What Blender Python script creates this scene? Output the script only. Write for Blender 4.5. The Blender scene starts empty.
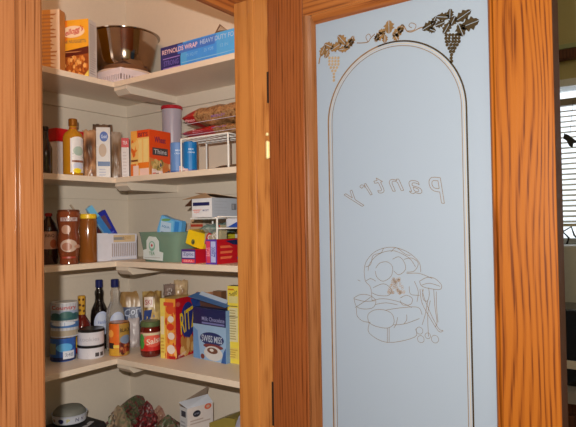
import bpy, bmesh, math, random
from mathutils import Vector, Matrix, noise
random.seed(7)
C = bpy.context.scene.collection
S = bpy.context.scene
# ------------------------------------------------------------------ camera
FPX, YAW, PIT, ROL = 573.53, math.radians(35.3406), math.radians(1.031), math.radians(-0.961)
CAM = Vector((0, 0, 1.45))
FW = Vector((math.cos(YAW)*math.cos(PIT), math.sin(YAW)*math.cos(PIT), math.sin(PIT)))
_r = FW.cross(Vector((0, 0, 1))).normalized(); _u = _r.cross(FW)
RT = math.cos(ROL)*_r + math.sin(ROL)*_u
UP = -math.sin(ROL)*_r + math.cos(ROL)*_u
cd = bpy.data.cameras.new('camera'); cam = bpy.data.objects.new('camera', cd); C.objects.link(cam)
cd.sensor_width = 36; cd.lens = FPX/576*36; cd.clip_start = 0.02
M3 = Matrix((RT, UP, -FW)).transposed()
cam.matrix_world = Matrix.Translation(CAM) @ M3.to_4x4()
S.camera = cam
S.view_settings.view_transform = 'Standard'; S.view_settings.look = 'None'
S.view_settings.gamma = 1; S.view_settings.use_curve_mapping = False
S.view_settings.exposure = 0.30
# ------------------------------------------------------------------ world and lamps
w = bpy.data.worlds.new('sky'); S.world = w; w.use_nodes = True
w.node_tree.nodes['Background'].inputs[0].default_value = (0.85, 0.93, 1.0, 1)
w.node_tree.nodes['Background'].inputs[1].default_value = 1.6
def lamp(name, kind, loc, power, col, size=0.03, rot=None):
    l = bpy.data.lights.new(name, kind); l.energy = power; l.color = col
    if kind == 'AREA': l.shape = 'DISK'; l.size = size
    else: l.shadow_soft_size = size
    o = bpy.data.objects.new(name, l); C.objects.link(o); o.location = loc
    if rot: o.rotation_euler = rot
    return o
lamp('camera_flash', 'POINT', CAM - 0.055*RT + 0.10*UP + 0.02*FW, 80, (1.0, 0.91, 0.81), 0.008)
lamp('kitchen_ambient_fill', 'AREA', (0.0, -0.9, 2.44), 3.5, (1.0, 0.86, 0.70), 0.5)  # added unseen area light, supplies the room's ambient light
lamp('pantry_warm_fill', 'POINT', (0.78, 1.28, 2.5), 4.2, (1.0, 0.55, 0.33), 0.05)  # added unseen point light, warms the upper pantry

def ray(px, py): return FW + (px-288)/FPX*RT - (py-213.5)/FPX*UP
def pl(px, py, ax, val):
    d = ray(px, py); t = (val-CAM[ax])/d[ax]; return CAM + t*d
def depth(P): return (Vector(P)-CAM).dot(FW)
# ------------------------------------------------------------------ materials
def lin(c):
    c = c/255
    return c/12.92 if c <= 0.04045 else ((c+0.055)/1.055)**2.4
KI = (0.95, 0.86, 0.77)          # light that reaches the shelves: turns a seen colour into the paint's own
_m = {}
def newmat(name):
    m = bpy.data.materials.new(name); m.use_nodes = True
    return m, m.node_tree, m.node_tree.nodes['Principled BSDF']
def col(c, rough=0.5, metal=0.0, spec=0.5, K=KI, noise_amt=0.06, alpha=None, trans=0.0):
    key = (c, rough, metal, spec, K, noise_amt, alpha, trans)
    if key in _m: return _m[key]
    m, nt, b = newmat('paint_%02x%02x%02x' % c)
    v = [lin(c[i])/K[i] for i in range(3)]; mxv = max(1, max(v)/0.86); v = [x/mxv for x in v]
    tc = nt.nodes.new('ShaderNodeTexCoord'); n = nt.nodes.new('ShaderNodeTexNoise'); n.inputs['Scale'].default_value = 60
    nt.links.new(tc.outputs['Object'], n.inputs['Vector'])
    mx = nt.nodes.new('ShaderNodeMix'); mx.data_type = 'RGBA'
    mx.inputs['A'].default_value = (*[x*(1-noise_amt) for x in v], 1); mx.inputs['B'].default_value = (*[min(.9, x*(1+noise_amt)) for x in v], 1)
    nt.links.new(n.outputs['Fac'], mx.inputs['Factor']); nt.links.new(mx.outputs['Result'], b.inputs['Base Color'])
    b.inputs['Roughness'].default_value = rough; b.inputs['Metallic'].default_value = metal
    b.inputs['Specular IOR Level'].default_value = spec
    if alpha is not None: b.inputs['Alpha'].default_value = alpha
    if trans: b.inputs['Transmission Weight'].default_value = trans
    _m[key] = m; return m
def mottled(name, cols, scale, rough=0.4, detail=3, stretch=(1, 1, 1)):
    m, nt, b = newmat(name)
    tc = nt.nodes.new('ShaderNodeTexCoord'); mp = nt.nodes.new('ShaderNodeMapping'); mp.inputs['Scale'].default_value = stretch
    n = nt.nodes.new('ShaderNodeTexNoise'); n.inputs['Scale'].default_value = scale; n.inputs['Detail'].default_value = detail
    r = nt.nodes.new('ShaderNodeValToRGB'); r.color_ramp.interpolation = 'LINEAR'
    nt.links.new(tc.outputs['Object'], mp.inputs['Vector']); nt.links.new(mp.outputs['Vector'], n.inputs['Vector']); nt.links.new(n.outputs['Fac'], r.inputs['Fac'])
    els = r.color_ramp.elements
    while len(els) < len(cols): els.new(0.5)
    for i, c in enumerate(cols):
        els[i].position = 0.3 + 0.4*i/(len(cols)-1)
        els[i].color = (*[min(.88, lin(c[k])/KI[k]) for k in range(3)], 1)
    nt.links.new(r.outputs['Color'], b.inputs['Base Color']); b.inputs['Roughness'].default_value = rough
    return m
def wood(name, light, mid, dark, axis=2, k=14.0, across=7.0, along=0.45, seed=0.0, rough=0.33, pore=0.5, lines=70, coat=.3, amp=.36, spec=.4):
    m, nt, b = newmat(name)
    N = nt.nodes.new; L = nt.links.new
    tc = N('ShaderNodeTexCoord'); mp = N('ShaderNodeMapping')
    sc = [across]*3; sc[axis] = along; mp.inputs['Scale'].default_value = sc; mp.inputs['Location'].default_value = (seed, seed*1.7, seed*.3)
    L(tc.outputs['Object'], mp.inputs['Vector'])
    n = N('ShaderNodeTexNoise'); n.inputs['Scale'].default_value = 1; n.inputs['Detail'].default_value = 1.5; n.inputs['Roughness'].default_value = .4
    L(mp.outputs['Vector'], n.inputs['Vector'])
    sp = N('ShaderNodeSeparateXYZ'); L(tc.outputs['Object'], sp.inputs[0])
    o2 = [i for i in range(3) if i != axis]
    cs = N('ShaderNodeMath'); cs.operation = 'ADD'; L(sp.outputs[o2[0]], cs.inputs[0]); L(sp.outputs[o2[1]], cs.inputs[1])
    mu = N('ShaderNodeMath'); mu.operation = 'MULTIPLY'; mu.inputs[1].default_value = lines*6.28; L(cs.outputs[0], mu.inputs[0])
    mn = N('ShaderNodeMath'); mn.operation = 'MULTIPLY_ADD'; mn.inputs[1].default_value = k*6.28; L(n.outputs['Fac'], mn.inputs[0]); L(mu.outputs[0], mn.inputs[2])
    si = N('ShaderNodeMath'); si.operation = 'SINE'; L(mn.outputs[0], si.inputs[0])
    mp2 = N('ShaderNodeMapping'); s2 = [260]*3; s2[axis] = 7; mp2.inputs['Scale'].default_value = s2
    L(tc.outputs['Object'], mp2.inputs['Vector'])
    n2 = N('ShaderNodeTexNoise'); n2.inputs['Scale'].default_value = 1; n2.inputs['Detail'].default_value = 2; L(mp2.outputs['Vector'], n2.inputs['Vector'])
    ad = N('ShaderNodeMath'); ad.operation = 'MULTIPLY_ADD'; ad.inputs[1].default_value = amp; ad.inputs[2].default_value = 0.5; L(si.outputs[0], ad.inputs[0])
    a2 = N('ShaderNodeMath'); a2.operation = 'MULTIPLY_ADD'; a2.inputs[1].default_value = pore; L(n2.outputs['Fac'], a2.inputs[0]); L(ad.outputs[0], a2.inputs[2])
    a3 = N('ShaderNodeMath'); a3.operation = 'SUBTRACT'; a3.inputs[1].default_value = pore*.5; L(a2.outputs[0], a3.inputs[0])
    r = N('ShaderNodeValToRGB'); e = r.color_ramp.elements
    e[0].position = 0.12; e[0].color = (*dark, 1); e[1].position = 0.62; e[1].color = (*light, 1)
    q = e.new(0.30); q.color = (*mid, 1)
    L(a3.outputs[0], r.inputs['Fac']); L(r.outputs['Color'], b.inputs['Base Color'])
    b.inputs['Specular IOR Level'].default_value = spec; b.inputs['Roughness'].default_value = rough; b.inputs['Coat Weight'].default_value = coat; b.inputs['Coat Roughness'].default_value = 0.2
    bp = N('ShaderNodeBump'); bp.inputs['Strength'].default_value = 0.12; bp.inputs['Distance'].default_value = 0.002
    L(n2.outputs['Fac'], bp.inputs['Height']); L(bp.outputs['Normal'], b.inputs['Normal'])
    return m
def plaster(name, c, rough=0.7):
    m, nt, b = newmat(name); N = nt.nodes.new; L = nt.links.new
    tc = N('ShaderNodeTexCoord'); n = N('ShaderNodeTexNoise'); n.inputs['Scale'].default_value = 90; n.inputs['Detail'].default_value = 4
    L(tc.outputs['Object'], n.inputs['Vector'])
    mx = N('ShaderNodeMix'); mx.data_type = 'RGBA'; mx.inputs['A'].default_value = (*[x*.96 for x in c], 1); mx.inputs['B'].default_value = (*[min(.95, x*1.03) for x in c], 1)
    L(n.outputs['Fac'], mx.inputs['Factor']); L(mx.outputs['Result'], b.inputs['Base Color'])
    bp = N('ShaderNodeBump'); bp.inputs['Strength'].default_value = .08; bp.inputs['Distance'].default_value = .002; L(n.outputs['Fac'], bp.inputs['Height']); L(bp.outputs['Normal'], b.inputs['Normal'])
    b.inputs['Roughness'].default_value = rough; return m
OAK = wood('oak', (.205, .080, .030), (.170, .061, .021), (.092, .030, .010), 2, k=5, across=14, along=1.6, lines=170, pore=1.5, rough=.2, coat=.6, amp=.16)
OAK_H = wood('oak_hinge_stile', (.225, .066, .018), (.180, .050, .013), (.100, .025, .006), 2, k=6, across=12, along=.8, seed=3.3, lines=130, pore=1.2, amp=.26)
OAK_L = wood('oak_latch_stile', (.275, .085, .009), (.215, .060, .006), (.105, .024, .003), 2, k=8, across=13, along=1.6, seed=8.1, pore=1.2, lines=90, coat=0, rough=.45, amp=.30, spec=.15)
OAK_R = wood('oak_rail', (.270, .090, .022), (.215, .066, .016), (.12, .033, .009), 1, k=6, across=12, along=1.3, seed=5.0, lines=90, pore=1.1, amp=.26)
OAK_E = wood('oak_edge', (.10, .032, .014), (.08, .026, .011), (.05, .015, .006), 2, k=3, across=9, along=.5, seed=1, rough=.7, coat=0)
PINE = wood('pine_jamb', (.42, .175, .045), (.36, .140, .034), (.26, .09, .020), 2, k=4, across=7, along=1.3, seed=2.0, pore=1.0, lines=30, amp=.22)
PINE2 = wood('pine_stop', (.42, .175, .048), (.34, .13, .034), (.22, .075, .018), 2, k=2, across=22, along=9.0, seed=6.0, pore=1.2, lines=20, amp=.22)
HEADM = wood('pine_head', (.38, .13, .030), (.33, .10, .022), (.22, .06, .014), 0, k=2, across=9, along=1.0, seed=4.0, lines=50)
WALLP = plaster('pantry_paint', (.66, .60, .515)); SHELFM = plaster('shelf_paint', (.74, .655, .55), .5)
OLIVE = plaster('olive_paint', (.46, .41, .20)); WHITEP = plaster('ceiling_paint', (.55, .52, .46))
FLOORM = wood('floor_planks', (.32, .17, .08), (.25, .12, .05), (.14, .06, .03), 0, k=6)
# ------------------------------------------------------------------ mesh helpers
def link(name, bm, mats, parent=None, smooth=False):
    me = bpy.data.meshes.new(name); bmesh.ops.recalc_face_normals(bm, faces=bm.faces)
    bm.to_mesh(me); bm.free()
    for m in (mats if isinstance(mats, (list, tuple)) else [mats]): me.materials.append(m)
    if smooth:
        for p in me.polygons: p.use_smooth = True
        try: me.set_sharp_from_angle(angle=math.radians(40))
        except Exception: pass
    o = bpy.data.objects.new(name, me); C.objects.link(o)
    if parent is not None: o.parent = parent
    return o
def B(): return bmesh.new()
def box(bm, x0, x1, y0, y1, z0, z1, mi=0, bev=0.0):
    vs = [bm.verts.new((x, y, z)) for z in (z0, z1) for x, y in ((x0, y0), (x1, y0), (x1, y1), (x0, y1))]
    fs = [bm.faces.new([vs[i] for i in f]) for f in ((3, 2, 1, 0), (4, 5, 6, 7), (0, 1, 5, 4), (1, 2, 6, 5), (2, 3, 7, 6), (3, 0, 4, 7))]
    for f in fs: f.material_index = mi
    if bev:
        bmesh.ops.bevel(bm, geom=[e for e in {e for f in fs for e in f.edges}], offset=bev, segments=2, affect='EDGES', profile=.5)
    return fs      # bottom, top, front(-y), right(+x), back, left
def lathe(bm, prof, n=32, cx=0, cy=0, mi=0, cap=True, sx=1, sy=1):
    rings = []
    for r, z in prof:
        rings.append([bm.verts.new((cx+r*sx*math.cos(2*math.pi*i/n), cy+r*sy*math.sin(2*math.pi*i/n), z)) for i in range(n)])
    for a, b in zip(rings, rings[1:]):
        for i in range(n):
            f = bm.faces.new((a[i], a[(i+1) % n], b[(i+1) % n], b[i])); f.material_index = mi
    if cap:
        for rr in (rings[0], rings[-1]):
            f = bm.faces.new(rr); f.material_index = mi
def tube(bm, pts, r, n=8, closed=False, mi=0):
    pts = [Vector(p) for p in pts]; rings = []; N = len(pts)
    prev = None
    for i, p in enumerate(pts):
        a = pts[(i-1) % N] if (i or closed) else p; b = pts[(i+1) % N] if (i < N-1 or closed) else p
        t = (b-a).normalized()
        ref = Vector((0, 0, 1)) if abs(t.z) < .9 else Vector((1, 0, 0))
        s = t.cross(ref).normalized()
        if prev is not None and s.dot(prev) < 0: s = -s
        prev = s; q = s.cross(t)
        rings.append([bm.verts.new(p+r*(math.cos(2*math.pi*k/n)*s+math.sin(2*math.pi*k/n)*q)) for k in range(n)])
    rng = range(N) if closed else range(N-1)
    for i in rng:
        a, b = rings[i], rings[(i+1) % N]
        for k in range(n):
            f = bm.faces.new((a[k], a[(k+1) % n], b[(k+1) % n], b[k])); f.material_index = mi
    if not closed:
        for rr in (rings[0], rings[-1]): bm.faces.new(rr).material_index = mi
def extrude_profile(bm, prof, z0, z1, mi=0):
    a = [bm.verts.new((x, y, z0)) for x, y in prof]; b = [bm.verts.new((x, y, z1)) for x, y in prof]
    n = len(prof)
    for i in range(n): bm.faces.new((a[i], a[(i+1) % n], b[(i+1) % n], b[i])).material_index = mi
    bm.faces.new(a[::-1]); bm.faces.new(b)
def prism(bm, pts2, f0, f1, mi=0):
    """polygon pts2 mapped by f0 (near face) and f1 (far face)"""
    a = [bm.verts.new(f0(*p)) for p in pts2]; b = [bm.verts.new(f1(*p)) for p in pts2]; n = len(pts2)
    for i in range(n): bm.faces.new((a[i], a[(i+1) % n], b[(i+1) % n], b[i])).material_index = mi
    bm.faces.new(a[::-1]).material_index = mi; bm.faces.new(b).material_index = mi
def tag(o, label, cat, group=None):
    o['label'] = label; o['category'] = cat
    if group: o['group'] = group
    return o
def thing(name, label, cat, loc, rot=0.0, group=None):
    o = bpy.data.objects.new(name, None); C.objects.link(o); o.location = loc; o.rotation_euler = (0, 0, rot); o.empty_display_size = .05
    return tag(o, label, cat, group)
def struct(name, bm, m, parent=None, smooth=False):
    o = link(name, bm, m, parent, smooth)
    if parent is None: o['kind'] = 'structure'
    return o
_tx = {}
def text_mesh(s, shear=0.0):
    if (s, shear) not in _tx:
        cu = bpy.data.curves.new('t', 'FONT'); cu.body = s; cu.shear = shear; cu.resolution_u = 3; cu.offset = 0.012
        ob = bpy.data.objects.new('t', cu); C.objects.link(ob)
        me = bpy.data.meshes.new_from_object(ob)
        vs = [(v.co.x, v.co.y) for v in me.vertices]; fs = [tuple(p.vertices) for p in me.polygons]
        x0 = min(v[0] for v in vs); x1 = max(v[0] for v in vs); y0 = min(v[1] for v in vs); y1 = max(v[1] for v in vs)
        _tx[(s, shear)] = ([((v[0]-x0)/(x1-x0)-.5, (v[1]-y0)/(y1-y0)-.5) for v in vs], fs)
        bpy.data.objects.remove(ob); bpy.data.curves.remove(cu); bpy.data.meshes.remove(me)
    return _tx[(s, shear)]
def printed(parent, name, P, items, rough=.35):
    """thin printed layer: shapes in face units (u right, v up, 0..1) laid on surface P(u,v,d)"""
    bm = B(); mats = []; d = 0.0003
    def mi(c):
        m = col(c, rough) if isinstance(c, tuple) else c
        if m not in mats: mats.append(m)
        return mats.index(m)
    def face(pts, k):
        f = bm.faces.new([bm.verts.new(P(u, v, d)) for u, v in pts]); f.material_index = k
    for it in items:
        k = it[0]
        if k == 'r':
            _, u0, v0, u1, v1, c = it; n = 10
            for i in range(n):
                a = u0+(u1-u0)*i/n; b = u0+(u1-u0)*(i+1)/n; face([(a, v0), (b, v0), (b, v1), (a, v1)], mi(c))
        elif k == 'e':
            _, cu, cv, ru, rv, c = it; n = 14
            for i in range(n):
                a = -math.cos(math.pi*i/n); b = -math.cos(math.pi*(i+1)/n)
                ha = math.sqrt(max(0, 1-a*a)); hb = math.sqrt(max(0, 1-b*b))
                q = [(cu+ru*a, cv-rv*ha), (cu+ru*b, cv-rv*hb), (cu+ru*b, cv+rv*hb), (cu+ru*a, cv+rv*ha)]
                if i == 0: q = q[1:4] if False else [q[0], q[1], q[2]]
                elif i == n-1: q = [q[0], q[1], q[3]]
                face(q, mi(c))
        elif k == 'p': face(it[1], mi(it[2]))
        elif k == 't':
            _, s, cu, cv, wu, hv, c = it[:7]; rot = it[7] if len(it) > 7 else 0; sh = it[8] if len(it) > 8 else 0
            vs, fs = text_mesh(s, sh); kk = mi(c); asp = it[9] if len(it) > 9 else 1.0
            cr, sr = math.cos(math.radians(rot)), math.sin(math.radians(rot))
            nv = []
            for x, y in vs:
                x *= wu; y *= hv/asp
                nv.append(bm.verts.new(P(cu+x*cr-y*sr, cv+(x*sr+y*cr)*asp, d)))
            for f in fs:
                try: bm.faces.new([nv[i] for i in f]).material_index = kk
                except ValueError: pass
        elif k == 'dots':           # many small specks: cereal, text rows
            _, u0, v0, u1, v1, cs, n, r = it; rr = random.Random(len(items)*7+n)
            for i in range(n):
                cu = rr.uniform(u0, u1); cv = rr.uniform(v0, v1); q = rr.uniform(.6, 1.2)*r
                face([(cu+q*math.cos(a)*rr.uniform(.8, 1.1), cv+q*math.sin(a)*rr.uniform(.8, 1.1)) for a in [j*math.pi/4 for j in range(8)]], mi(rr.choice(cs)))
                d += 0.000004
        elif k == 'lines':
            _, u0, v0, u1, v1, c, n = it; rr = random.Random(n)
            for i in range(n):
                v = v0+(v1-v0)*(i+.5)/n; h = (v1-v0)/n*.22
                face([(u0, v-h), (u0+(u1-u0)*rr.uniform(.6, 1), v-h), (u0+(u1-u0)*rr.uniform(.6, 1), v+h), (u0, v+h)], mi(c))
        d += 0.00018
    me = bpy.data.meshes.new(name); bm.to_mesh(me); bm.free()
    for m in mats: me.materials.append(m)
    o = bpy.data.objects.new(name, me); C.objects.link(o); o.parent = parent
    return o
# ------------------------------------------------------------------ containers
Xf, Yf, Xr, Yb = 1.28, 1.645, 1.53, 1.885
T1, T2, T3, T4, T5 = 1.956, 1.621, 1.330, 0.993, 0.66
def place(px, py, z=None, X=None, Y=None):
    p = pl(px, py, 2, z) if z is not None and X is None and Y is None else (pl(px, py, 0, X) if X is not None else pl(px, py, 1, Y))
    return p
def carton(name, label, cat, M, zb, ang, xl, xr, ytop, cols, front=None, side=None, D=None, W=None, H=None, group=None, top=None, py=None, yref=None):
    """M near corner, ang direction (deg) of the left visible face going away to the left; xl/xr where its outer edges are seen"""
    M = Vector((M[0], M[1], zb)); a = Vector((math.cos(math.radians(ang)), math.sin(math.radians(ang)), 0)); b = Vector((a.y, -a.x, 0))
    pyr = yref if yref else 213.5
    def L(vec, px):
        d = ray(px, pyr); # M + L vec parallel to d in plan
        return -(M.x*d.y-M.y*d.x)/(vec.x*d.y-vec.y*d.x)
    if W is None: W = L(a, xl)
    if D is None: D = L(b, xr)
    if H is None:
        H = CAM.z + 0; dd = depth(M)
        # solve the height so that the corner's top shows at ytop
        h = .1
        for _ in range(20):
            P = Vector((M.x, M.y, zb+h))-CAM; y = 213.5-FPX*P.dot(UP)/P.dot(FW); h += (y-ytop)*P.dot(FW)/FPX
        H = h
    c = M + a*W/2 + b*D/2
    root = thing(name, label, cat, (c.x, c.y, zb), math.radians(ang-180), group)
    bm = B(); fs = box(bm, -W/2, W/2, -D/2, D/2, 0, H)
    mats = [col(x, .4) if isinstance(x, tuple) else x for x in cols]   # front, side, top
    fs[2].material_index = 0; fs[3].material_index = 1; fs[1].material_index = 2; fs[5].material_index = 1; fs[4].material_index = 0
    while len(mats) < 3: mats.append(mats[-1])
    link('carton', bm, mats, root)
    Pf = lambda u, v, d: Vector((-W/2+u*W, -D/2-d, v*H)); Ps = lambda u, v, d: Vector((W/2+d, -D/2+u*D, v*H))
    if front: printed(root, 'front_print', Pf, front)
    if side: printed(root, 'side_print', Ps, side)
    root['_d'] = 0; del root['_d']
    print('CARTON', name, 'W%.3f D%.3f H%.3f at %.3f %.3f' % (W, D, H, c.x, c.y))
    return root, W, D, H
def hgt(P, zb, ytop):
    h = .1
    for _ in range(20):
        Q = Vector((P[0], P[1], zb+h))-CAM; y = 213.5-FPX*Q.dot(UP)/Q.dot(FW); h += (y-ytop)*Q.dot(FW)/FPX
    return h
def round_thing(name, label, cat, px, py, zb, wpx, ytop, X=None, Y=None, group=None):
    """centre of an upright round thing seen at column px; X or Y is the plane its centre stands on, else py is where its front foot is seen"""
    if X is None and Y is None:
        P = pl(px, py, 2, zb); r = wpx/2*depth(P)/FPX; d = Vector((P.x, P.y, 0)).normalized(); P = P+d*r; r = wpx/2*depth(P)/FPX
    else:
        P = place(px, py, X=X, Y=Y); r = wpx/2*depth((P.x, P.y, CAM.z))/FPX
    H = hgt(P, zb, ytop); az = math.atan2(P.y, P.x)
    root = thing(name, label, cat, (P.x, P.y, zb), az-math.pi/2, group)
    print('ROUND', name, 'r%.3f H%.3f at %.3f %.3f' % (r, H, P.x, P.y))
    return root, r, H
def cylmap(r, z0, z1, span=150):
    s = math.radians(span)
    return lambda u, v, d: Vector(((r+d)*math.sin((u-.5)*s), -(r+d)*math.cos((u-.5)*s), z0+v*(z1-z0)))
def L_(name, prof, mat, root, n=32, **k):
    bm = B(); lathe(bm, prof, n, **k); return link(name, bm, mat, root, smooth=True)
def cyl_prof(r, z0, z1, b=.003): return [(r-b, z0), (r, z0+b), (r, z1-b), (r-b, z1)]
def bag(bm, L, W, H, seed=0, mi=0, nu=22, nv=14, rough=.12, z0=0.0, crimp=.06):
    """a filled soft bag lying down, centred on its base, crimped at the two ends"""
    g = {}
    for s in (1, -1):
        for i in range(nu+1):
            for j in range(nv+1):
                u = i/nu*2-1; v = j/nv*2-1
                e = max(0, 1-abs(u)**3.0)**.6*max(0, 1-abs(v)**3.2)**.6
                n = noise.noise(Vector((u*3+seed, v*3, s*2.0)))*rough*2
                z = s*H/2*e*(1+n) + (0.0 if e > 0 else noise.noise(Vector((u*6+seed, v*8, 0)))*.004)
                wv = W/2*(1-.10*abs(u)**6)
                if s == -1 and (i in (0, nu) or j in (0, nv)): g[(s, i, j)] = g[(1, i, j)]
                else: g[(s, i, j)] = bm.verts.new((L/2*u*(1+.02*n), wv*v, H/2*(1 if True else 0)+z+z0))
        for i in range(nu):
            for j in range(nv):
                q = (g[(s, i, j)], g[(s, i+1, j)], g[(s, i+1, j+1)], g[(s, i, j+1)])
                if len(set(q)) == 4:
                    f = bm.faces.new(q if s == 1 else q[::-1]); f.material_index = mi
    return g
# ================================================================== SETTING
def structure():
    H = 2.52
    bm = B(); box(bm, -2.2, 2.72, -2.6, 2.0, -.05, 0); struct('floor', bm, FLOORM)
    bm = B(); box(bm, -2.2, 2.72, -2.6, 2.0, H+.1, H+.15); struct('ceiling', bm, WHITEP)
    bm = B(); box(bm, .95-.5, Xr+.06, Yb, Yb+.06, 0, H+.1); struct('wall_back', bm, WALLP)
    bm = B(); box(bm, Xr, Xr+.06, .935, Yb, 0, H+.1); struct('wall_right', bm, WALLP)
    bm = B(); box(bm, .39, .45, .935, Yb+.06, 0, H+.1); struct('wall_left', bm, WALLP)
    bm = B()                                  # wall that holds the doorway
    box(bm, -2.2, .40, .835, .935, 0, H+.1); box(bm, .40, 1.135, .835, .935, 2.06, H+.1); box(bm, 1.135, 2.66, .835, .935, 0, H+.1)
    struct('wall_front', bm, OLIVE)
    bm = B(); box(bm, -2.26, -2.2, -2.6, .935, 0, H+.1); struct('wall_far_left', bm, OLIVE)
    bm = B(); box(bm, -2.26, 2.72, -2.66, -2.6, 0, H+.1); struct('wall_rear', bm, OLIVE)
    wx = 2.6                                   # kitchen wall with the window, past the door's edge
    y0, y1, z0, z1 = -.75, .745, 1.34, 2.03
    bm = B(); box(bm, wx, wx+.12, -2.6, y0, 0, H+.1); box(bm, wx, wx+.12, y1, .835, 0, H+.1); box(bm, wx, wx+.12, y0, y1, 0, z0); box(bm, wx, wx+.12, y0, y1, z1, H+.1)
    struct('wall_window', bm, OLIVE)
    # window: frame, sash, glass, sill
    wr = bpy.data.objects.new('window_1', None); C.objects.link(wr); wr.location = (wx, 0, z0); wr['kind'] = 'structure'
    W = col((205, 200, 190), .4)
    bm = B()
    box(bm, .0, .12, y0, y0+.03, 0, z1-z0); box(bm, .0, .12, y1-.03, y1, 0, z1-z0); box(bm, 0, .12, y0+.03, y1-.03, z1-z0-.03, z1-z0); box(bm, 0, .12, y0+.03, y1-.03, 0, .03)
    box(bm, .07, .10, -.02, .02, .03, z1-z0-.03)
    link('window_frame', bm, W, wr)
    bm = B(); box(bm, .083, .087, y0+.03, y1-.03, .03, z1-z0-.03)
    g, nt, b = newmat('clear_glass'); b.inputs['Transmission Weight'].default_value = 1; b.inputs['Roughness'].default_value = 0; b.inputs['IOR'].default_value = 1.45
    link('window_pane', bm, g, wr)
    bm = B(); box(bm, -.05, .0, y0-.03, y1+.02, -.02, .004); link('window_sill', bm, W, wr)
    # jamb, stop, head
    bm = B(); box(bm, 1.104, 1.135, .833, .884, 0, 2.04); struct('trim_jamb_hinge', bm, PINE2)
    bm = B(); box(bm, 1.100, 1.135, .876, .938, 0, 2.008, bev=.002); struct('trim_jamb_right', bm, PINE)
    bm = B(); box(bm, .455, .489, .80, .938, 0, 2.04); struct('trim_jamb_left', bm, OAK)
    bm = B(); box(bm, .462, 1.135, .833, .938, 2.008, 2.06); struct('trim_head_jamb', bm, HEADM)
    P = pl(236, 17.5, 1, .955)
    bm = B(); box(bm, .44, 1.25, .938, .956, P.z, 2.10); struct('trim_head_inside', bm, HEADM)
    # casing left of the opening
    y = .805
    prof = [(.36, .835), (.36, y+.006), (.366, y+.002), (.460, y+.001), (.4635, y+.004), (.4655, y+.012), (.4685, y+.012), (.4705, y+.003), (.474, y-.001), (.482, y-.004), (.4855, y-.003),
            (.4865, y+.0015), (.4895, y+.0015), (.4915, y-.0015), (.4955, y-.0010), (.4965, y+.0025), (.4985, y+.0028), (.5010, y+.001), (.5045, y+.003), (.506, y+.007), (.506, .835)]
    prof = [(a-.008, b) for a, b in prof]
    bm = B(); extrude_profile(bm, prof, 0, 2.12); struct('trim_casing_left', bm, OAK)
structure()
# ------------------------------------------------------------------ pantry shelves (one L per level) with wall cleats
def shelves():
    t = .019
    for z, nm in ((T1, 'top'), (T2, 'second'), (T3, 'third'), (T4, 'fourth'), (T5, 'lowest')):
        lab = {'top': 'cream L-shaped pantry shelf, topmost, carrying the steel bowl and blue box', 'second': 'cream L-shaped pantry shelf carrying the oil bottle and orange cracker box',
               'third': 'cream L-shaped pantry shelf carrying the peanut butter jar and green basket', 'fourth': 'cream L-shaped pantry shelf carrying the bottles, salsa jar and red cracker box',
               'lowest': 'cream L-shaped pantry shelf at the bottom edge, below the white bowl'}[nm]
        r = thing('pantry_shelf', lab, 'shelf', (Xr, Yb, z-t), 0, 'L-shaped pantry shelves')
        bm = B(); box(bm, .45-Xr, 0, Yf-Yb, 0, 0, t, bev=.0015); link('back_board', bm, SHELFM, r)
        bm = B(); box(bm, Xf-Xr, 0, .94-Yb, Yf-Yb, 0, t, bev=.0015); link('side_board', bm, SHELFM, r)
        bm = B(); c = .045
        box(bm, .45-Xr, 0, -.012, 0, -c, 0); link('wall_cleat', bm, WALLP, r)
        bm = B(); box(bm, -.012, 0, .94-Yb, -.012, -c, 0); link('wall_cleat', bm, WALLP, r)
        # brace under the joint, its front end cut at a slant
        bm = B(); x0, x1 = Xf-Xr+.0, -.012; yy0, yy1 = 1.583-Yb, 1.648-Yb
        prism(bm, [(x0+.004, -.0005), (x0+.004, -.012), (x0+.022, -.027), (x1, -.027), (x1, -.0005)], lambda a, b: Vector((a, yy0, b)), lambda a, b: Vector((a, yy1, b)))
        link('joint_brace', bm, WALLP, r)
shelves()
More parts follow.
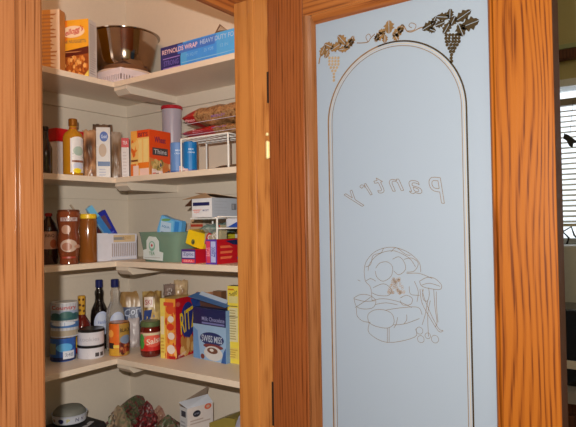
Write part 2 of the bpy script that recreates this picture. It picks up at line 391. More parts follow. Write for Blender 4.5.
# ------------------------------------------------------------------ the open pantry door
D0, DT = 1.1, .058
yh, yl = .835, .198           # hinge and latch edge
zt = 2.03
gy0, gy1, gz0, gz1 = .3135, .702, .23, 1.908
XG = 1.113
def door():
    r = bpy.data.objects.new('door_1', None); C.objects.link(r); r['kind'] = 'structure'
    r['label'] = 'open oak pantry door with a frosted arched glass panel'
    bw = .027
    bm = B(); box(bm, D0, D0+DT, gy1+bw, yh-.002, .01, zt, bev=.0025); link('hinge_stile', bm, OAK_H, r)
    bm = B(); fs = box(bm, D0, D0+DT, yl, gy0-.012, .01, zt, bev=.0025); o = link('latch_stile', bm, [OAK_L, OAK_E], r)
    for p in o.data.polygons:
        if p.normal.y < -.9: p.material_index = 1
    bm = B(); box(bm, D0+.0006, D0+DT, gy0-.012, gy1+bw, gz1+.020, zt); link('top_rail', bm, OAK_R, r)
    bm = B(); box(bm, D0+.0006, D0+DT, gy0-.012, gy1+bw, .01, gz0-.02); link('bottom_rail', bm, OAK_R, r)
    # bead round the glass
    def bead(a0, a1, c, sgn, vertical, w, mat, name='glass_bead'):
        prof = [(0, 0), (.10*w, -.003), (.30*w, -.0045), (.50*w, -.002), (.75*w, .004), (w, XG-D0), (w, DT-.004), (0, DT-.004)]
        bm = B()
        if vertical: pf = lambda q, p, e: Vector((D0+q, c+sgn*p, e))
        else: pf = lambda q, p, e: Vector((D0+q, e, c+sgn*p))
        A = [bm.verts.new(pf(q, p, a0)) for p, q in prof]; Bv = [bm.verts.new(pf(q, p, a1)) for p, q in prof]; n = len(prof)
        for i in range(n): bm.faces.new((A[i], A[(i+1) % n], Bv[(i+1) % n], Bv[i]))
        bm.faces.new(A); bm.faces.new(Bv); link(name, bm, mat, r, smooth=False)
    bead(gz0-.02, gz1+.02, gy1+bw, -1, True, bw, OAK)
    bead(gz0-.02, gz1+.02, gy0-.012, 1, True, .012, OAK_L)
    bead(gy0, gy1, gz1+.02, -1, False, .020, OAK_R)
    bead(gy0, gy1, gz0-.02, 1, False, .020, OAK_R)
    # frosted pane
    m, nt, b = newmat('frosted_glass')
    b.inputs['Base Color'].default_value = (.292, .366, .480, 1); b.inputs['Roughness'].default_value = .45; b.inputs['Specular IOR Level'].default_value = .3  # blue base tint stands in for daylight coming through the pane
    out = nt.nodes['Material Output']; tr = nt.nodes.new('ShaderNodeBsdfTranslucent'); tr.inputs[0].default_value = (.75, .82, .9, 1)
    ms = nt.nodes.new('ShaderNodeMixShader'); ms.inputs[0].default_value = .25
    nt.links.new(b.outputs[0], ms.inputs[1]); nt.links.new(tr.outputs[0], ms.inputs[2]); nt.links.new(ms.outputs[0], out.inputs[0])
    bm = B(); box(bm, XG, XG+.005, gy0-.006, gy1+.006, gz0-.006, gz1+.006); g = link('glass_pane', bm, m, r)
    g['label'] = 'frosted glass panel with a clear etched arch, grapes, basket and word'
    DK = col((88, 66, 42), .25, noise_amt=.5, K=(1, 1, 1)); TN = col((150, 112, 70), .3, noise_amt=.5, K=(1.1, 1, 1)); LT = col((200, 178, 150), .3, noise_amt=.2, K=(2, 2, 2))
    MD = col((140, 118, 92), .3, noise_amt=.3, K=(1.5, 1.5, 1.5))
    DK = col((60, 46, 30), .25, noise_amt=.5, K=(1.6, 1.6, 1.6)); TN = col((150, 118, 80), .3, noise_amt=.5, K=(1.8, 1.8, 1.8))  # tan and dark stand in for lit wall and dark room seen through
    def G(px, py): p = pl(px, py, 0, XG); return (p.y, p.z)
    def f0(y, z): return Vector((XG-.0006, y, z))
    def f1(y, z): return Vector((XG+.0002, y, z))
    def stroke(bm, pts, wd):
        """flat ribbon along a polyline of (y, z)"""
        n = len(pts); l, rr = [], []
        for i, p in enumerate(pts):
            a = Vector(pts[max(0, i-1)]); b2 = Vector(pts[min(n-1, i+1)]); t = (b2-a)
            if t.length < 1e-9: t = Vector((1, 0))
            t.normalize(); q = Vector((-t.y, t.x))*wd/2
            l.append((p[0]+q.x, p[1]+q.y)); rr.append((p[0]-q.x, p[1]-q.y))
        for i in range(n-1):
            bm.faces.new([bm.verts.new(f0(*c)) for c in (l[i], l[i+1], rr[i+1], rr[i])])
    def smoothline(pp, n=6):
        pp = [Vector(p) for p in pp]; out = []
        for i in range(len(pp)-1):
            p0 = pp[max(0, i-1)]; p1 = pp[i]; p2 = pp[i+1]; p3 = pp[min(len(pp)-1, i+2)]
            for k in range(n):
                t = k/n
                q = .5*((2*p1)+(-p0+p2)*t+(2*p0-5*p1+4*p2-p3)*t*t+(-p0+3*p1-3*p2+p3)*t**3); out.append((q.x, q.y))
        out.append((pp[-1].x, pp[-1].y)); return out
    def pxline(bm, pts, wd, n=5): stroke(bm, smoothline([G(*p) for p in pts], n), wd)
    # arch: two concentric lines
    yL = G(329, 150)[0]; yR = G(467.5, 150)[0]; top = G(388, 43)[1]; cy = (yL+yR)/2; R = (yL-yR)/2; zc = top-R
    print('ARCH', yL, yR, top, R)
    for nm, off, wd in (('etched_arch', 0, .0034), ('etched_inner_arch', .0095, .0015)):
        r0 = R-off; pts = [(cy+r0, gz0+.05)]+[(cy+r0*math.cos(a*math.pi/48), zc+r0*math.sin(a*math.pi/48)) for a in range(49)]+[(cy-r0, gz0+.05)]
        n = len(pts); k = 22
        bm = B(); stroke(bm, pts[:k+1], wd); a_ = link(nm, bm, TN if off == 0 else MD, g)
        bm = B(); stroke(bm, pts[k:], wd); link(nm, bm, DK if off == 0 else MD, g)
        if off == 0:
            r1 = R-.0048; p1 = [(cy+r1, gz0+.05)]+[(cy+r1*math.cos(a*math.pi/48), zc+r1*math.sin(a*math.pi/48)) for a in range(49)]+[(cy-r1, gz0+.05)]
            bm = B(); stroke(bm, p1, .0016); link('etched_arch', bm, col((190, 180, 168), .3, K=(1.3, 1.3, 1.3)), g)
    # leaf sprays
    def leaf(bm, px, py, L, W, ang):
        """two-lobed leaf with a bare midrib, sizes in metres, ang in the glass plane (0 = towards the hinge reversed, i.e. to the right)"""
        c = Vector(G(px, py)); a = math.radians(ang); ux = Vector((-math.cos(a), math.sin(a))); uy = Vector((math.sin(a), math.cos(a)))
        for s in (1, -1):
            pts = []
            for i in range(9):
                t = i/8; x = (t-.5)*L; h = W/2*math.sin(math.pi*t)**.8*(1+.28*math.sin(t*22)); pts.append(c+ux*x+uy*s*(.0006+h))
            for i in range(8, -1, -1):
                t = i/8; pts.append(c+ux*(t-.5)*L*.96+uy*s*.0006)
            vs = [bm.verts.new(f0(p.x, p.y)) for p in pts]
            for i in range(8): 
                try: bm.faces.new((vs[i], vs[i+1], vs[16-i], vs[17-i]))
                except ValueError: pass
    def disc(bm, px, py, rad, hole=0.0):
        c = G(px, py); n = 10
        if hole: 
            stroke(bm, [(c[0]+rad*math.cos(i*math.pi/8), c[1]+rad*math.sin(i*math.pi/8)) for i in range(17)], hole)
        else: bm.faces.new([bm.verts.new(f0(c[0]+rad*math.cos(i*2*math.pi/n), c[1]+rad*math.sin(i*2*math.pi/n))) for i in range(n)])
    bm = B()
    SC = 1.32
    for a in ((443, 17, .022, .011, 165), (450, 14, .016, .010, 85), (463, 16, .028, .014, 25), (470, 24, .028, .018, 10), (461, 30, .022, .014, 290), (447, 28, .020, .012, 235), (440, 24, .016, .010, 190), (453, 21, .016, .012, 60),
              (429, 26, .024, .013, 20), (434, 21, .015, .008, 60), (432, 30, .014, .008, 330)): leaf(bm, a[0], a[1], a[2]*SC, a[3]*SC, a[4])
    link('etched_leaves', bm, DK, g)
    bm = B(); rr = random.Random(3)
    for row in range(9):
        y = 35+row*3.3; n = max(1, 6-abs(row-1)//1*1 if row > 1 else 5)
        for i in range(max(1, min(5, 7-row))): disc(bm, 453-row*.2+(i-(max(1, min(5, 7-row))-1)/2)*3.2+rr.uniform(-.4, .4), y, .0036)
    link('etched_grapes', bm, DK, g)
    bm = B()
    for a in ((342, 40, .024, .014, 130), (349, 44, .022, .013, 30), (336, 47, .024, .014, 200), (329, 46, .022, .012, 150), (323, 51, .020, .012, 60), (344, 49, .022, .010, 0), (352, 41, .018, .010, 70), (327, 54, .016, .010, 240)): leaf(bm, a[0], a[1], a[2]*SC, a[3]*SC, a[4])
    pxline(bm, [(322, 54), (320, 58), (319, 64)], .003)
    link('etched_leaves', bm, TN, g)
    bm = B()
    for row in range(8):
        for i in range(max(1, min(4, 6-row))): disc(bm, 334+(i-(max(1, min(4, 6-row))-1)/2)*3.0, 58+row*3.2, .0034)
    link('etched_grapes', bm, LT, g)
    bm = B()
    for a in ((389, 27, .022, .016, 90), (398, 32, .022, .013, 20), (401, 29, .016, .010, 60), (380, 36, .022, .013, 205), (377, 38, .014, .009, 250), (385, 39, .014, .009, 270), (396, 37, .016, .010, 300), (382, 32, .014, .009, 160)): leaf(bm, a[0], a[1], a[2]*SC, a[3]*SC, a[4])
    link('etched_leaves', bm, TN, g)
    bm = B()
    pxline(bm, [(357, 43), (362, 43), (368, 42), (371, 38), (375, 34)], .0020); pxline(bm, [(368, 42), (366, 37), (369, 34), (371, 37)], .0014)
    pxline(bm, [(401, 25), (404, 26), (407, 31), (411, 32), (416, 30), (420, 28), (425, 27)], .0022); pxline(bm, [(407, 31), (414, 30), (416, 25), (411, 23), (409, 26), (412, 28)], .0014)
    link('etched_tendrils', bm, TN, g)
    # the word, set so that it reads from the other side
    def letter(ch, px, py, hpx, wpx, rot):
        vs, fs = None, None
        cu = bpy.data.curves.new('t', 'FONT'); cu.body = ch; cu.shear = .35; cu.resolution_u = 4; cu.fill_mode = 'NONE'
        ob = bpy.data.objects.new('t', cu); C.objects.link(ob); me = bpy.data.meshes.new_from_object(ob)
        co = [(v.co.x, v.co.y) for v in me.vertices]; ed = [tuple(e.vertices) for e in me.edges]
        bpy.data.objects.remove(ob); bpy.data.curves.remove(cu); bpy.data.meshes.remove(me)
        x0 = min(c[0] for c in co); x1 = max(c[0] for c in co); y0 = min(c[1] for c in co); y1 = max(c[1] for c in co)
        dd = depth((XG, G(px, py)[0], 1.5)); hm = hpx*dd/FPX; wm = wpx*dd/FPX/.92; c0 = G(px, py); a = math.radians(rot); q = []
        for x, y in co:
            X = ((x-x0)/(x1-x0)-.5)*wm; Y = ((y-y0)/(y1-y0)-.5)*hm
            q.append((c0[0]+X*math.cos(a)-Y*math.sin(a), c0[1]+X*math.sin(a)+Y*math.cos(a)))     # +y of the room runs to the left here: mirrored
        bmm = B()
        for i, j in ed:
            if (Vector(q[i])-Vector(q[j])).length > 1e-6: stroke(bmm, [q[i], q[j]], .0012)
        return bmm
    for ch, px, py, h, w2, rot in (('P', 437, 190, 25, 17, 8), ('a', 415.5, 187, 13, 13, 3), ('n', 396.5, 185, 12, 14, -2), ('t', 379, 185.5, 16, 9, -8), ('r', 366, 190, 13, 10, -16), ('y', 354, 200, 20, 14, -26)):
        link('etched_letter', letter(ch, px, py, h, w2, rot), MD, g)
    # basket still life, thin lines
    def k(pts, sx=4.08/1, ox=345, oy=240): return [(ox+x/3.886, oy+y/3.886) for x, y in pts]
    lines = [[(75, 125), (80, 90), (105, 55), (140, 35), (185, 28), (230, 40), (265, 62), (290, 90), (295, 125)], [(90, 120), (95, 95), (118, 65), (150, 47), (190, 42), (225, 55), (255, 75), (275, 105)],
             [(80, 105), (100, 95), (110, 60), (140, 50), (150, 32)], [(180, 45), (200, 30), (235, 55), (255, 60)],
             [(75, 125), (80, 160), (100, 185), (105, 235)], [(35, 225), (60, 212), (95, 215), (120, 235), (110, 262), (75, 268), (45, 258), (35, 225)], [(35, 228), (75, 238), (118, 236)], [(40, 262), (75, 240), (100, 222)],
             [(45, 262), (48, 295), (70, 315), (100, 320)], [(92, 320), (90, 290), (115, 272), (155, 272), (185, 290), (190, 325), (165, 342), (120, 335), (92, 320)], [(160, 272), (230, 262), (285, 262), (300, 290)],
             [(190, 330), (235, 325), (290, 305)], [(205, 300), (200, 325), (190, 342)], [(240, 290), (240, 310), (230, 325)], [(95, 322), (95, 362), (165, 398), (270, 378), (275, 345)], [(165, 342), (165, 398)], [(172, 342), (172, 396)],
             [(290, 160), (320, 145), (350, 150), (375, 175), (370, 192), (340, 190), (300, 180), (290, 160)], [(298, 175), (330, 168), (370, 180)], [(345, 190), (350, 260), (358, 320), (350, 338)], [(355, 200), (356, 260), (362, 320)],
             [(300, 190), (310, 230), (340, 300), (365, 345), (382, 352), (365, 355), (335, 310), (300, 245), (292, 190)], [(325, 185), (328, 210), (322, 235), (308, 235), (302, 215), (305, 190)], [(322, 235), (312, 290), (300, 330)], [(332, 235), (322, 290), (325, 375)],
             [(120, 110), (135, 90), (165, 85), (185, 105), (180, 140), (150, 160), (125, 145), (118, 120)], [(185, 75), (210, 65), (230, 85), (235, 115), (210, 135), (190, 120)], [(230, 75), (260, 70), (285, 90), (270, 120), (240, 125)],
             [(240, 130), (290, 130), (340, 150)], [(110, 185), (150, 170), (180, 190), (170, 215), (130, 215), (105, 205)], [(215, 225), (240, 215), (262, 228), (255, 250), (225, 252), (215, 235)], [(105, 235), (150, 228), (210, 240), (260, 262)], [(120, 250), (160, 244), (205, 252)],
             [(60, 160), (50, 155)], [(80, 160), (100, 150), (120, 160)], [(250, 180), (255, 210), (290, 215)], [(270, 160), (285, 200), (280, 240)]]
    bm = B()
    for ln in lines: pxline(bm, k(ln), .0010, 4)
    for cx_, cy_, rp in ((290, 352, 15), (295, 385, 15), (350, 385, 16), (322, 372, 12)):
        c = k([(cx_, cy_)])[0]; disc(bm, c[0], c[1], rp/3.886*.00187, .0009)
    link('etched_basket', bm, MD, g)
    bm = B(); rr = random.Random(5)
    for i in range(60):
        u = rr.uniform(-1, 1); v = rr.uniform(0, 1)
        c = k([(200+u*34*(.35+.65*v), 148+v*60)])[0]; disc(bm, c[0], c[1], .0022, .0007)
    link('etched_grapes', bm, col((185, 158, 130), .3, noise_amt=.3, K=(1.6, 1.6, 1.6)), g)
    # hinges
    BR = col((255, 240, 180), .3, metal=.4, K=(1, 1, 1)); BK = col((40, 18, 8), .6, K=(1.5, 1.5, 1.5))
    for i, (pa, pb, m_) in enumerate(((141, 159, BR), (72, 103, BK), (381, 424, BK))):
        a = pl(267, pa, 0, D0).z; b_ = pl(267, pb, 0, D0).z
        bm = B()
        if i == 0:
            lathe(bm, [(.0025, b_), (.0042, b_+.003), (.0042, a-.003), (.0025, a)], 12, D0-.001, yh+.002); box(bm, D0-.0012, D0+.0005, yh-.012+.008, yh-.001, b_+.002, a-.002)
            link('hinge', bm, m_, r)
            bm = B(); lathe(bm, [(.002, a+.012), (.0038, a+.013), (.0038, a+.018), (.002, a+.02)], 12, D0-.001, yh+.002); link('hinge_tip', bm, BR, r)
        else:
            box(bm, D0-.0008, D0+.004, yh-.0045, yh+.001, b_, a); link('hinge_mortise', bm, m_, r)  # dark solid strip stands in for the dark gap of a mortise
    # a knob on the far side is hidden; keep the latch plate on the edge
door()
# ================================================================== THINGS ON THE SHELVES
WH = (205, 200, 192); NAVY = (28, 30, 92); RED = (190, 30, 28); YEL = (235, 190, 45); BLK = (24, 20, 20); CAP = (24, 32, 84)
GREY = (120, 112, 105)
WIRE = col((225, 218, 208), .35)
# ---------------------------------------------------------- top shelf
K1 = None
def top_shelf():
    z = T1
    M = place(60, 74, X=None, Y=1.705)
    carton('cracker_carton', 'tall cream carton cut off by the left door casing on the top shelf', 'box', M, z, 118, 38, 60, 9, [(230, 190, 130), (180, 115, 55)],
           front=[('r', 0, 0, 1, 1, (225, 185, 125)), ('r', .62, 0, 1, 1, (235, 210, 185)), ('r', .0, .0, .6, 1, (212, 150, 75)), ('lines', .1, .1, .9, .95, (188, 130, 80), 15)], D=.035)
    M = place(89, 77, Y=1.668)
    ND = [(190, 105, 40), (215, 140, 65), (140, 65, 25), (228, 170, 95), (165, 85, 30)]
    carton('cereal_box', 'yellow box with red script and a picture of golden brown nuggets beside the steel bowl', 'cereal box', M, z, 114, 58, 98.5, 18.5, [(225, 165, 45), (205, 195, 185), (215, 165, 60)],
           front=[('r', 0, .0, 1, 1, (228, 160, 40)), ('r', .0, .62, .35, 1, (222, 120, 30)), ('e', .52, .80, .36, .10, (236, 205, 170)), ('t', "Kellogg's", .5, .80, .70, .13, (190, 25, 30), 8, .3),
                  ('t', 'MINI NUGGETS', .52, .635, .80, .055, (120, 105, 80)), ('p', [(0, .46), (1, .54), (1, .42), (0, .36)], (88, 30, 20)), ('lines', .2, .44, .85, .475, (190, 130, 80), 1),
                  ('p', [(0, 0), (1, 0), (1, .42), (0, .36)], (150, 72, 26)), ('dots', .06, .05, .94, .36, ND, 130, .045), ('p', [(.55, 0), (1, 0), (1, .14), (.85, .04)], (230, 200, 90))],
           side=[('r', 0, 0, 1, 1, (205, 195, 188)), ('lines', .12, .08, .88, .94, (165, 150, 150), 22)])
    # slotted basket with the bowl standing in it
    cx, cy = 1.397, 1.730
    r = thing('storage_basket', 'low white slotted plastic basket under the steel bowl', 'basket', (cx, cy-.005, z), 0)
    bm = B(); hw, hh = .108, .050; n = 18
    def side(ax, s):
        for k in range(n):
            c = -hw*.93+2*hw*.93*k/(n-1)
            if ax: box(bm, s*hw-.0012, s*hw+.0012, c-.0034, c+.0034, .008, .034)
            else: box(bm, c-.0034, c+.0034, s*hw-.0012, s*hw+.0012, .008, .034)
        lo, up = (0, .009), (.028, hh)
        for a, b_ in (lo, up):
            if ax: box(bm, s*hw-.0018, s*hw+.0018, -hw, hw, a, b_)
            else: box(bm, -hw, hw, s*hw-.0018, s*hw+.0018, a, b_)
    for a, s in ((0, 1), (0, -1), (1, 1), (1, -1)): side(a, s)
    link('basket_wall', bm, col((222, 205, 205), .35), r)
    bm = B(); lathe(bm, [(.085, hh), (.100, hh+.004), (.103, hh+.010), (.100, hh+.012), (.001, hh+.009)], 48); link('lid', bm, col((222, 190, 165), .4), r, smooth=True)
    bm = B(); box(bm, -hw+.002, hw-.002, -hw+.002, hw-.002, .0005, .004); link('basket_floor', bm, col((200, 185, 185), .4), r)
    r = thing('mixing_bowl', 'large polished steel mixing bowl on the top shelf', 'bowl', (cx, cy, z+hh+.0125), 0)
    R = .127; pr = []
    zs = [(r_, z_*1.16) for r_, z_ in [(.060, 0), (.078, .002), (.094, .012), (.104, .030), (.111, .060), (.117, .090), (R-.003, .118), (R+.004, .1195), (R+.005, .122), (R+.001, .1235), (R-.004, .121), (.115, .090), (.108, .058), (.101, .033), (.090, .015), (.070, .006), (.004, .005)]]
    L_('bowl_body', zs, STEEL, r, 64)
    # foil box
    y0 = place(161, 72, X=1.292).y; dd = depth((1.292, y0, z)); h = 23.5*dd/FPX
    y1 = 1.02; W = y0-y1
    r = thing('foil_box', 'long blue box with white lettering lying along the top shelf', 'foil box', (1.292+.03, (y0+y1)/2, z), -math.pi/2)
    bm = B(); fs = box(bm, -W/2, W/2, -.03, .03, 0, h, bev=.001); link('carton', bm, col((60, 130, 195), .35), r)
    P = lambda u, v, d: Vector((-W/2+u*W, -.03-d, v*h))
    DB = (40, 38, 100); LB = (80, 165, 225)
    printed(r, 'front_print', P, [('r', 0, 0, 1, 1, LB), ('r', .30, .0, .62, 1, (62, 140, 215)), ('p', [(0, 0), (.23, 0), (.23, .45), (.26, 1), (0, 1)], DB), ('p', [(.2, .56), (.60, .60), (.62, .95), (.2, .95)], (60, 110, 190)),
        ('t', 'REYNOLDS WRAP', .22, .77, .40, .20, (225, 185, 185)), ('t', 'HEAVY DUTY FOIL', .64, .80, .38, .19, (170, 190, 215)),
        ('r', .03, .05, .225, .09, (150, 120, 190)), ('r', .03, .46, .225, .50, (150, 120, 190)), ('t', 'STRONG', .125, .28, .17, .22, (110, 95, 165)), ('t', '75 SQ FT', .36, .40, .13, .14, (130, 185, 230)), ('t', '25 YDS', .54, .44, .10, .13, (135, 190, 232)), ('t', '12 IN', .70, .46, .08, .13, (140, 195, 235)),
        ('lines', .25, .1, .9, .2, (140, 200, 240), 1)])
    # wire clip behind the box
    a = pl(214, 36, 0, 1.40); b_ = pl(220, 25, 0, 1.40); c = pl(227, 30, 0, 1.40); e = pl(236, 28.5, 0, 1.40)
    r = thing('wire_clip', 'small wire hanger clip standing up behind the blue foil box', 'clip', (1.40, a.y, z))
    o = Vector((1.40, a.y, z)); bm = B()
    tube(bm, [Vector((1.40, a.y+.002, z+.001))-o, a-o, b_-o, c-o, pl(217, 32, 0, 1.40)-o], .0032); tube(bm, [c-o, e-o, Vector((1.40, e.y-.03, e.z))-o, Vector((1.40, e.y-.03, z+.001))-o], .0012)
    link('wire', bm, col((150, 115, 90), .3, metal=.6), r)
    bm = B(); tube(bm, [Vector((1.40, a.y+.002, z+.06))-o, a-o+Vector((0, 0, .0))], .0036); link('clip_sleeve', bm, WIRE, r)
STEEL, _nt, _b = newmat('polished_steel'); _b.inputs['Base Color'].default_value = (.42, .34, .28, 1); _b.inputs['Metallic'].default_value = 1; _b.inputs['Roughness'].default_value = .10  # base darkened brown to stand in for reflections of a dark oak room
top_shelf()
# ---------------------------------------------------------- second shelf
def bottle_liquid(c, rough=.12): return col(c, rough, spec=.7)
def second_shelf():
    z = T2
    r, R, H = round_thing('sauce_bottle', 'dark bottle half hidden by the left casing on the second shelf', 'bottle', 45.5, 170, z, 13, 131, Y=1.70)
    L_('bottle_body', [(R*.9, 0), (R, .005), (R, H*.6), (R*.55, H*.8), (R*.45, H)], bottle_liquid((40, 32, 30)), r); L_('cap', cyl_prof(R*.5, H, H+.015), col(BLK), r)
    # white tub with a red lid
    M = place(57, 172, Y=1.735)
    r, W, D, Hh = carton('storage_tub', 'white storage tub with a wide red lid behind the oil bottle', 'tub', M, z, 96, 44, 84, 141, [(208, 200, 196), (200, 190, 186)])
    bm = B(); box(bm, -W/2-.004, W/2+.004, -D/2-.004, D/2+.004, Hh-.0, Hh+.045, bev=.004); link('lid', bm, col((176, 16, 22), .3), r)
    # oil bottle
    r, R, H = round_thing('oil_bottle', 'clear bottle of golden cooking oil with a gold cap and white label', 'bottle', 73.3, 172, z, 19.5, 119, Y=1.69)
    R*=1; r.rotation_euler.z += .1
    L_('bottle_body', [(R*.85, 0), (R*.98, .004), (R, .012), (R, H*.66), (R*.88, H*.735), (R*.5, H*.79), (R*.38, H*.83), (R*.36, H*.88)], OILM, r)
    L_('cap', cyl_prof(R*.44, H*.87, H, .002), col((150, 92, 30), .25, metal=.5), r); L_('neck_band', cyl_prof(R*.40, H*.80, H*.84, .001), col((150, 40, 30)), r)
    printed(r, 'bottle_label', cylmap(R, .008, H*.66, 150), [('r', .36, .02, .96, .97, (212, 205, 200)), ('e', .66, .93, .28, .09, (212, 205, 200)), ('e', .68, .62, .22, .13, (160, 175, 160)), ('lines', .45, .42, .90, .58, (70, 110, 80), 2), ('r', .42, .30, .9, .36, (130, 80, 60)), ('e', .66, .20, .2, .09, (190, 190, 205)), ('e', .62, .07, .16, .07, (230, 200, 30))])
    # brown bags
    def upright_bag(name, label, px, X, Y, wpx, ytop, cols, prints=None, tilt=0.0, D=.05, mat=None, yaw=None, zz=z, seed=1, py=175):
        P = place(px, py, X=X, Y=Y); W = wpx*depth((P.x, P.y, 1.45))/FPX; Hh = hgt(P, zz, ytop); az = math.atan2(P.y, P.x)
        r = thing(name, label, 'bag', (P.x, P.y, zz), (az-math.pi/2) if yaw is None else yaw)
        bm = B(); g = {}; nu, nv = 14, 18
        for s in (1, -1):
            for i in range(nu+1):
                for j in range(nv+1):
                    u = i/nu*2-1; v = j/nv
                    e = max(0, 1-abs(u)**2.6)**.5*(max(0, 1-v**2.2))**.55
                    if v < .05: e *= .93
                    n = noise.noise(Vector((u*2.5+seed*3.1, v*5, s*1.3)))*.22
                    x = u*W/2*(1-.05*v+.04*math.sin(v*5+seed)); y = -s*D/2*e*(1+n)+tilt*v*v*.02
                    if s == -1 and (i in (0, nu) or j == nv): g[(s, i, j)] = g[(1, i, j)]
                    else: g[(s, i, j)] = bm.verts.new((x, y, v*Hh+ (noise.noise(Vector((u*3+seed, 0, 0)))*.006 if j == nv else 0)))
            for i in range(nu):
                for j in range(nv):
                    q = (g[(s, i, j)], g[(s, i+1, j)], g[(s, i+1, j+1)], g[(s, i, j+1)])
                    f = bm.faces.new(q); f.material_index = 0
        b0 = [g[(1, i, 0)] for i in range(nu+1)]+[g[(-1, i, 0)] for i in range(nu-1, 0, -1)]
        bm.faces.new(b0)
        link('pouch', bm, mat or mottled('pouch_'+name, cols, 26, .3, 2, (1, 1, .45)), r, smooth=True)
        if prints:
            P2 = lambda u, v, d: Vector(((u-.5)*W, -D/2*(max(0, 1-abs(2*u-1)**2.6)**.5*max(0, 1-v**2.2)**.55*1.12+.02)-d-.001, v*Hh))
            printed(r, 'front_print', P2, prints)
        return r, W, Hh
    upright_bag('snack_bag', 'brown and copper snack bag standing just right of the oil bottle', 90, None, 1.735, 14, 130, [(70, 48, 36), (130, 85, 55), (185, 140, 100), (95, 50, 35)], D=.04, seed=2)
    M = place(110.5, 176, Y=1.682)
    carton('flour_pouch', 'white pouch with a round blue logo and a blue band, among brown bags', 'pouch', M, z, 140, 97, 112.5, 127.5, [(188, 182, 176), (160, 150, 140)], D=.055,
           front=[('r', 0, 0, 1, 1, (190, 184, 178)), ('e', .55, .82, .30, .10, (45, 80, 150)), ('t', 'Gold', .55, .82, .4, .07, (190, 200, 220)), ('e', .45, .55, .28, .13, (165, 140, 115)), ('r', .1, .24, .98, .33, (40, 78, 125)), ('lines', .2, .04, .8, .2, (150, 150, 165), 3)])
    upright_bag('snack_bag', 'dark green topped bag rising behind the white pouch with the blue band', 103, None, 1.83, 20, 124.5, [(60, 75, 45), (85, 60, 45), (130, 95, 70), (60, 45, 38)], D=.03, seed=5)
    upright_bag('snack_bag', 'brown bag standing between the white pouch and the small red topped box', 116.5, None, 1.765, 11, 132, [(105, 75, 52), (135, 100, 70), (175, 150, 130), (90, 60, 45)], D=.03, seed=8)
    M = place(129.2, 176, X=None, Y=1.735)
    carton('tea_box', 'small white box with a red top band in the shelf corner', 'box', M, z, 138, 122, 131.5, 138, [(205, 190, 182), (190, 175, 165), (190, 40, 40)], D=.03,
           front=[('r', 0, 0, 1, 1, (206, 192, 184)), ('r', 0, .78, 1, 1, (196, 25, 35)), ('t', 'TEA', .5, .89, .6, .08, (230, 200, 195)), ('lines', .2, .1, .8, .7, (190, 172, 164), 8)])
    # orange cracker box
    M = place(149.5, 174, X=1.318)
    r, W, D, H = carton('cracker_box', 'orange and cream cracker box with navy lettering beside the lilac canister', 'cracker box', M, z, 93, 131, 170.5, 129, [(232, 175, 95), (218, 95, 35), (225, 120, 45)], yref=150,
        front=[('r', 0, 0, 1, 1, (236, 185, 105)), ('r', .0, .70, .35, 1, (232, 160, 70)), ('r', .35, .84, 1, 1, (214, 75, 30)), ('t', 'BITS', .68, .90, .5, .08, (90, 30, 50)), ('e', .2, .62, .18, .10, (225, 120, 40)), ('r', .42, .3, .62, .8, (240, 205, 130)), ('r', .70, .3, .95, .8, (240, 205, 130)), ('dots', .02, .3, .38, .8, [(215, 100, 35), (238, 190, 110)], 16, .08),
               ('r', .4, .18, 1, .30, (226, 120, 35)), ('r', .02, .33, .4, .37, (110, 60, 30)), ('r', 0, .02, .3, .28, (220, 110, 45)), ('r', .14, .02, .44, .24, (238, 205, 190)), ('r', .5, 0, 1, .17, (235, 195, 180))],
        side=[('r', 0, 0, 1, 1, (216, 70, 22)), ('p', [(0, 0), (1, 0), (1, .28), (0, .40)], (200, 120, 60)), ('t', 'Wheat', .50, .80, .52, .13, (70, 30, 80)), ('r', .14, .46, .86, .62, (70, 62, 62)), ('t', 'Thins', .5, .54, .6, .10, (190, 180, 180)), ('dots', .1, .04, .6, .32, [(170, 140, 75), (205, 170, 105), (120, 100, 50)], 26, .09), ('dots', .5, .03, .95, .3, [(200, 110, 50), (90, 80, 95), (220, 180, 140)], 16, .07)])
    # canister with red lid
    r, R, H = round_thing('plastic_canister', 'tall lilac tinted plastic canister with a red lid behind the cracker box', 'canister', 172.5, 168, z, 20, 106.5, X=1.482)
    L_('canister_body', [(R*.86, 0), (R*.88, .004), (R*.99, H*.955), (R*.9, H*.955)], LILAC, r, 40); L_('lid', cyl_prof(R*1.08, H*.95, H, .003), col((170, 22, 38), .25), r)
    # blue cans under the wire rack
    for px, wd, top_, lab, c2 in ((177.5, 14, 143, 'pale blue can partly hidden by the orange cracker box', (95, 130, 180)), (190.5, 13.5, 142, 'turquoise blue can with white lettering under the wire rack', (22, 110, 170))):
        r, R, H = round_thing('drink_mix_can', lab, 'can', px, 168, z, wd, top_, X=1.345 if px < 180 else 1.335)
        L_('can_body', cyl_prof(R, 0, H), col(c2, .35), r)
        printed(r, 'can_label', cylmap(R, 0, H, 150), [('r', .02, .02, .98, .98, c2), ('t', 'MIX', .55, .74, .3, .06, (200, 215, 230)), ('t', 'CREAM', .55, .64, .4, .05, (200, 215, 230)), ('r', .1, .05, .9, .10, (60, 90, 150))])
    # little paper slips at the shelf edge
    for px, pyb, wp, X_, cc, nm in ((157, 174, 12, 1.288, (225, 205, 195), 'folded white paper slip lying in front of the orange cracker box'), (183.5, 171, 9, 1.292, (225, 195, 190), 'small white and pink packet at the foot of the wire rack')):
        P = place(px, pyb, X=X_+.008); W = wp*depth((P.x, P.y, 1.45))/FPX
        r = thing('paper_slip' if px < 160 else 'small_packet', nm, 'paper' if px < 160 else 'packet', (P.x, P.y, z), -math.pi/2)
        bm = B(); h = .020
        prism(bm, [(-W/2, 0), (W/2, 0), (W*.35, h*.55), (-W*.1, h*.5), (-W*.45, h)], lambda a, b_: Vector((a, -.004-b_*.1, b_)), lambda a, b_: Vector((a, .010, b_)))
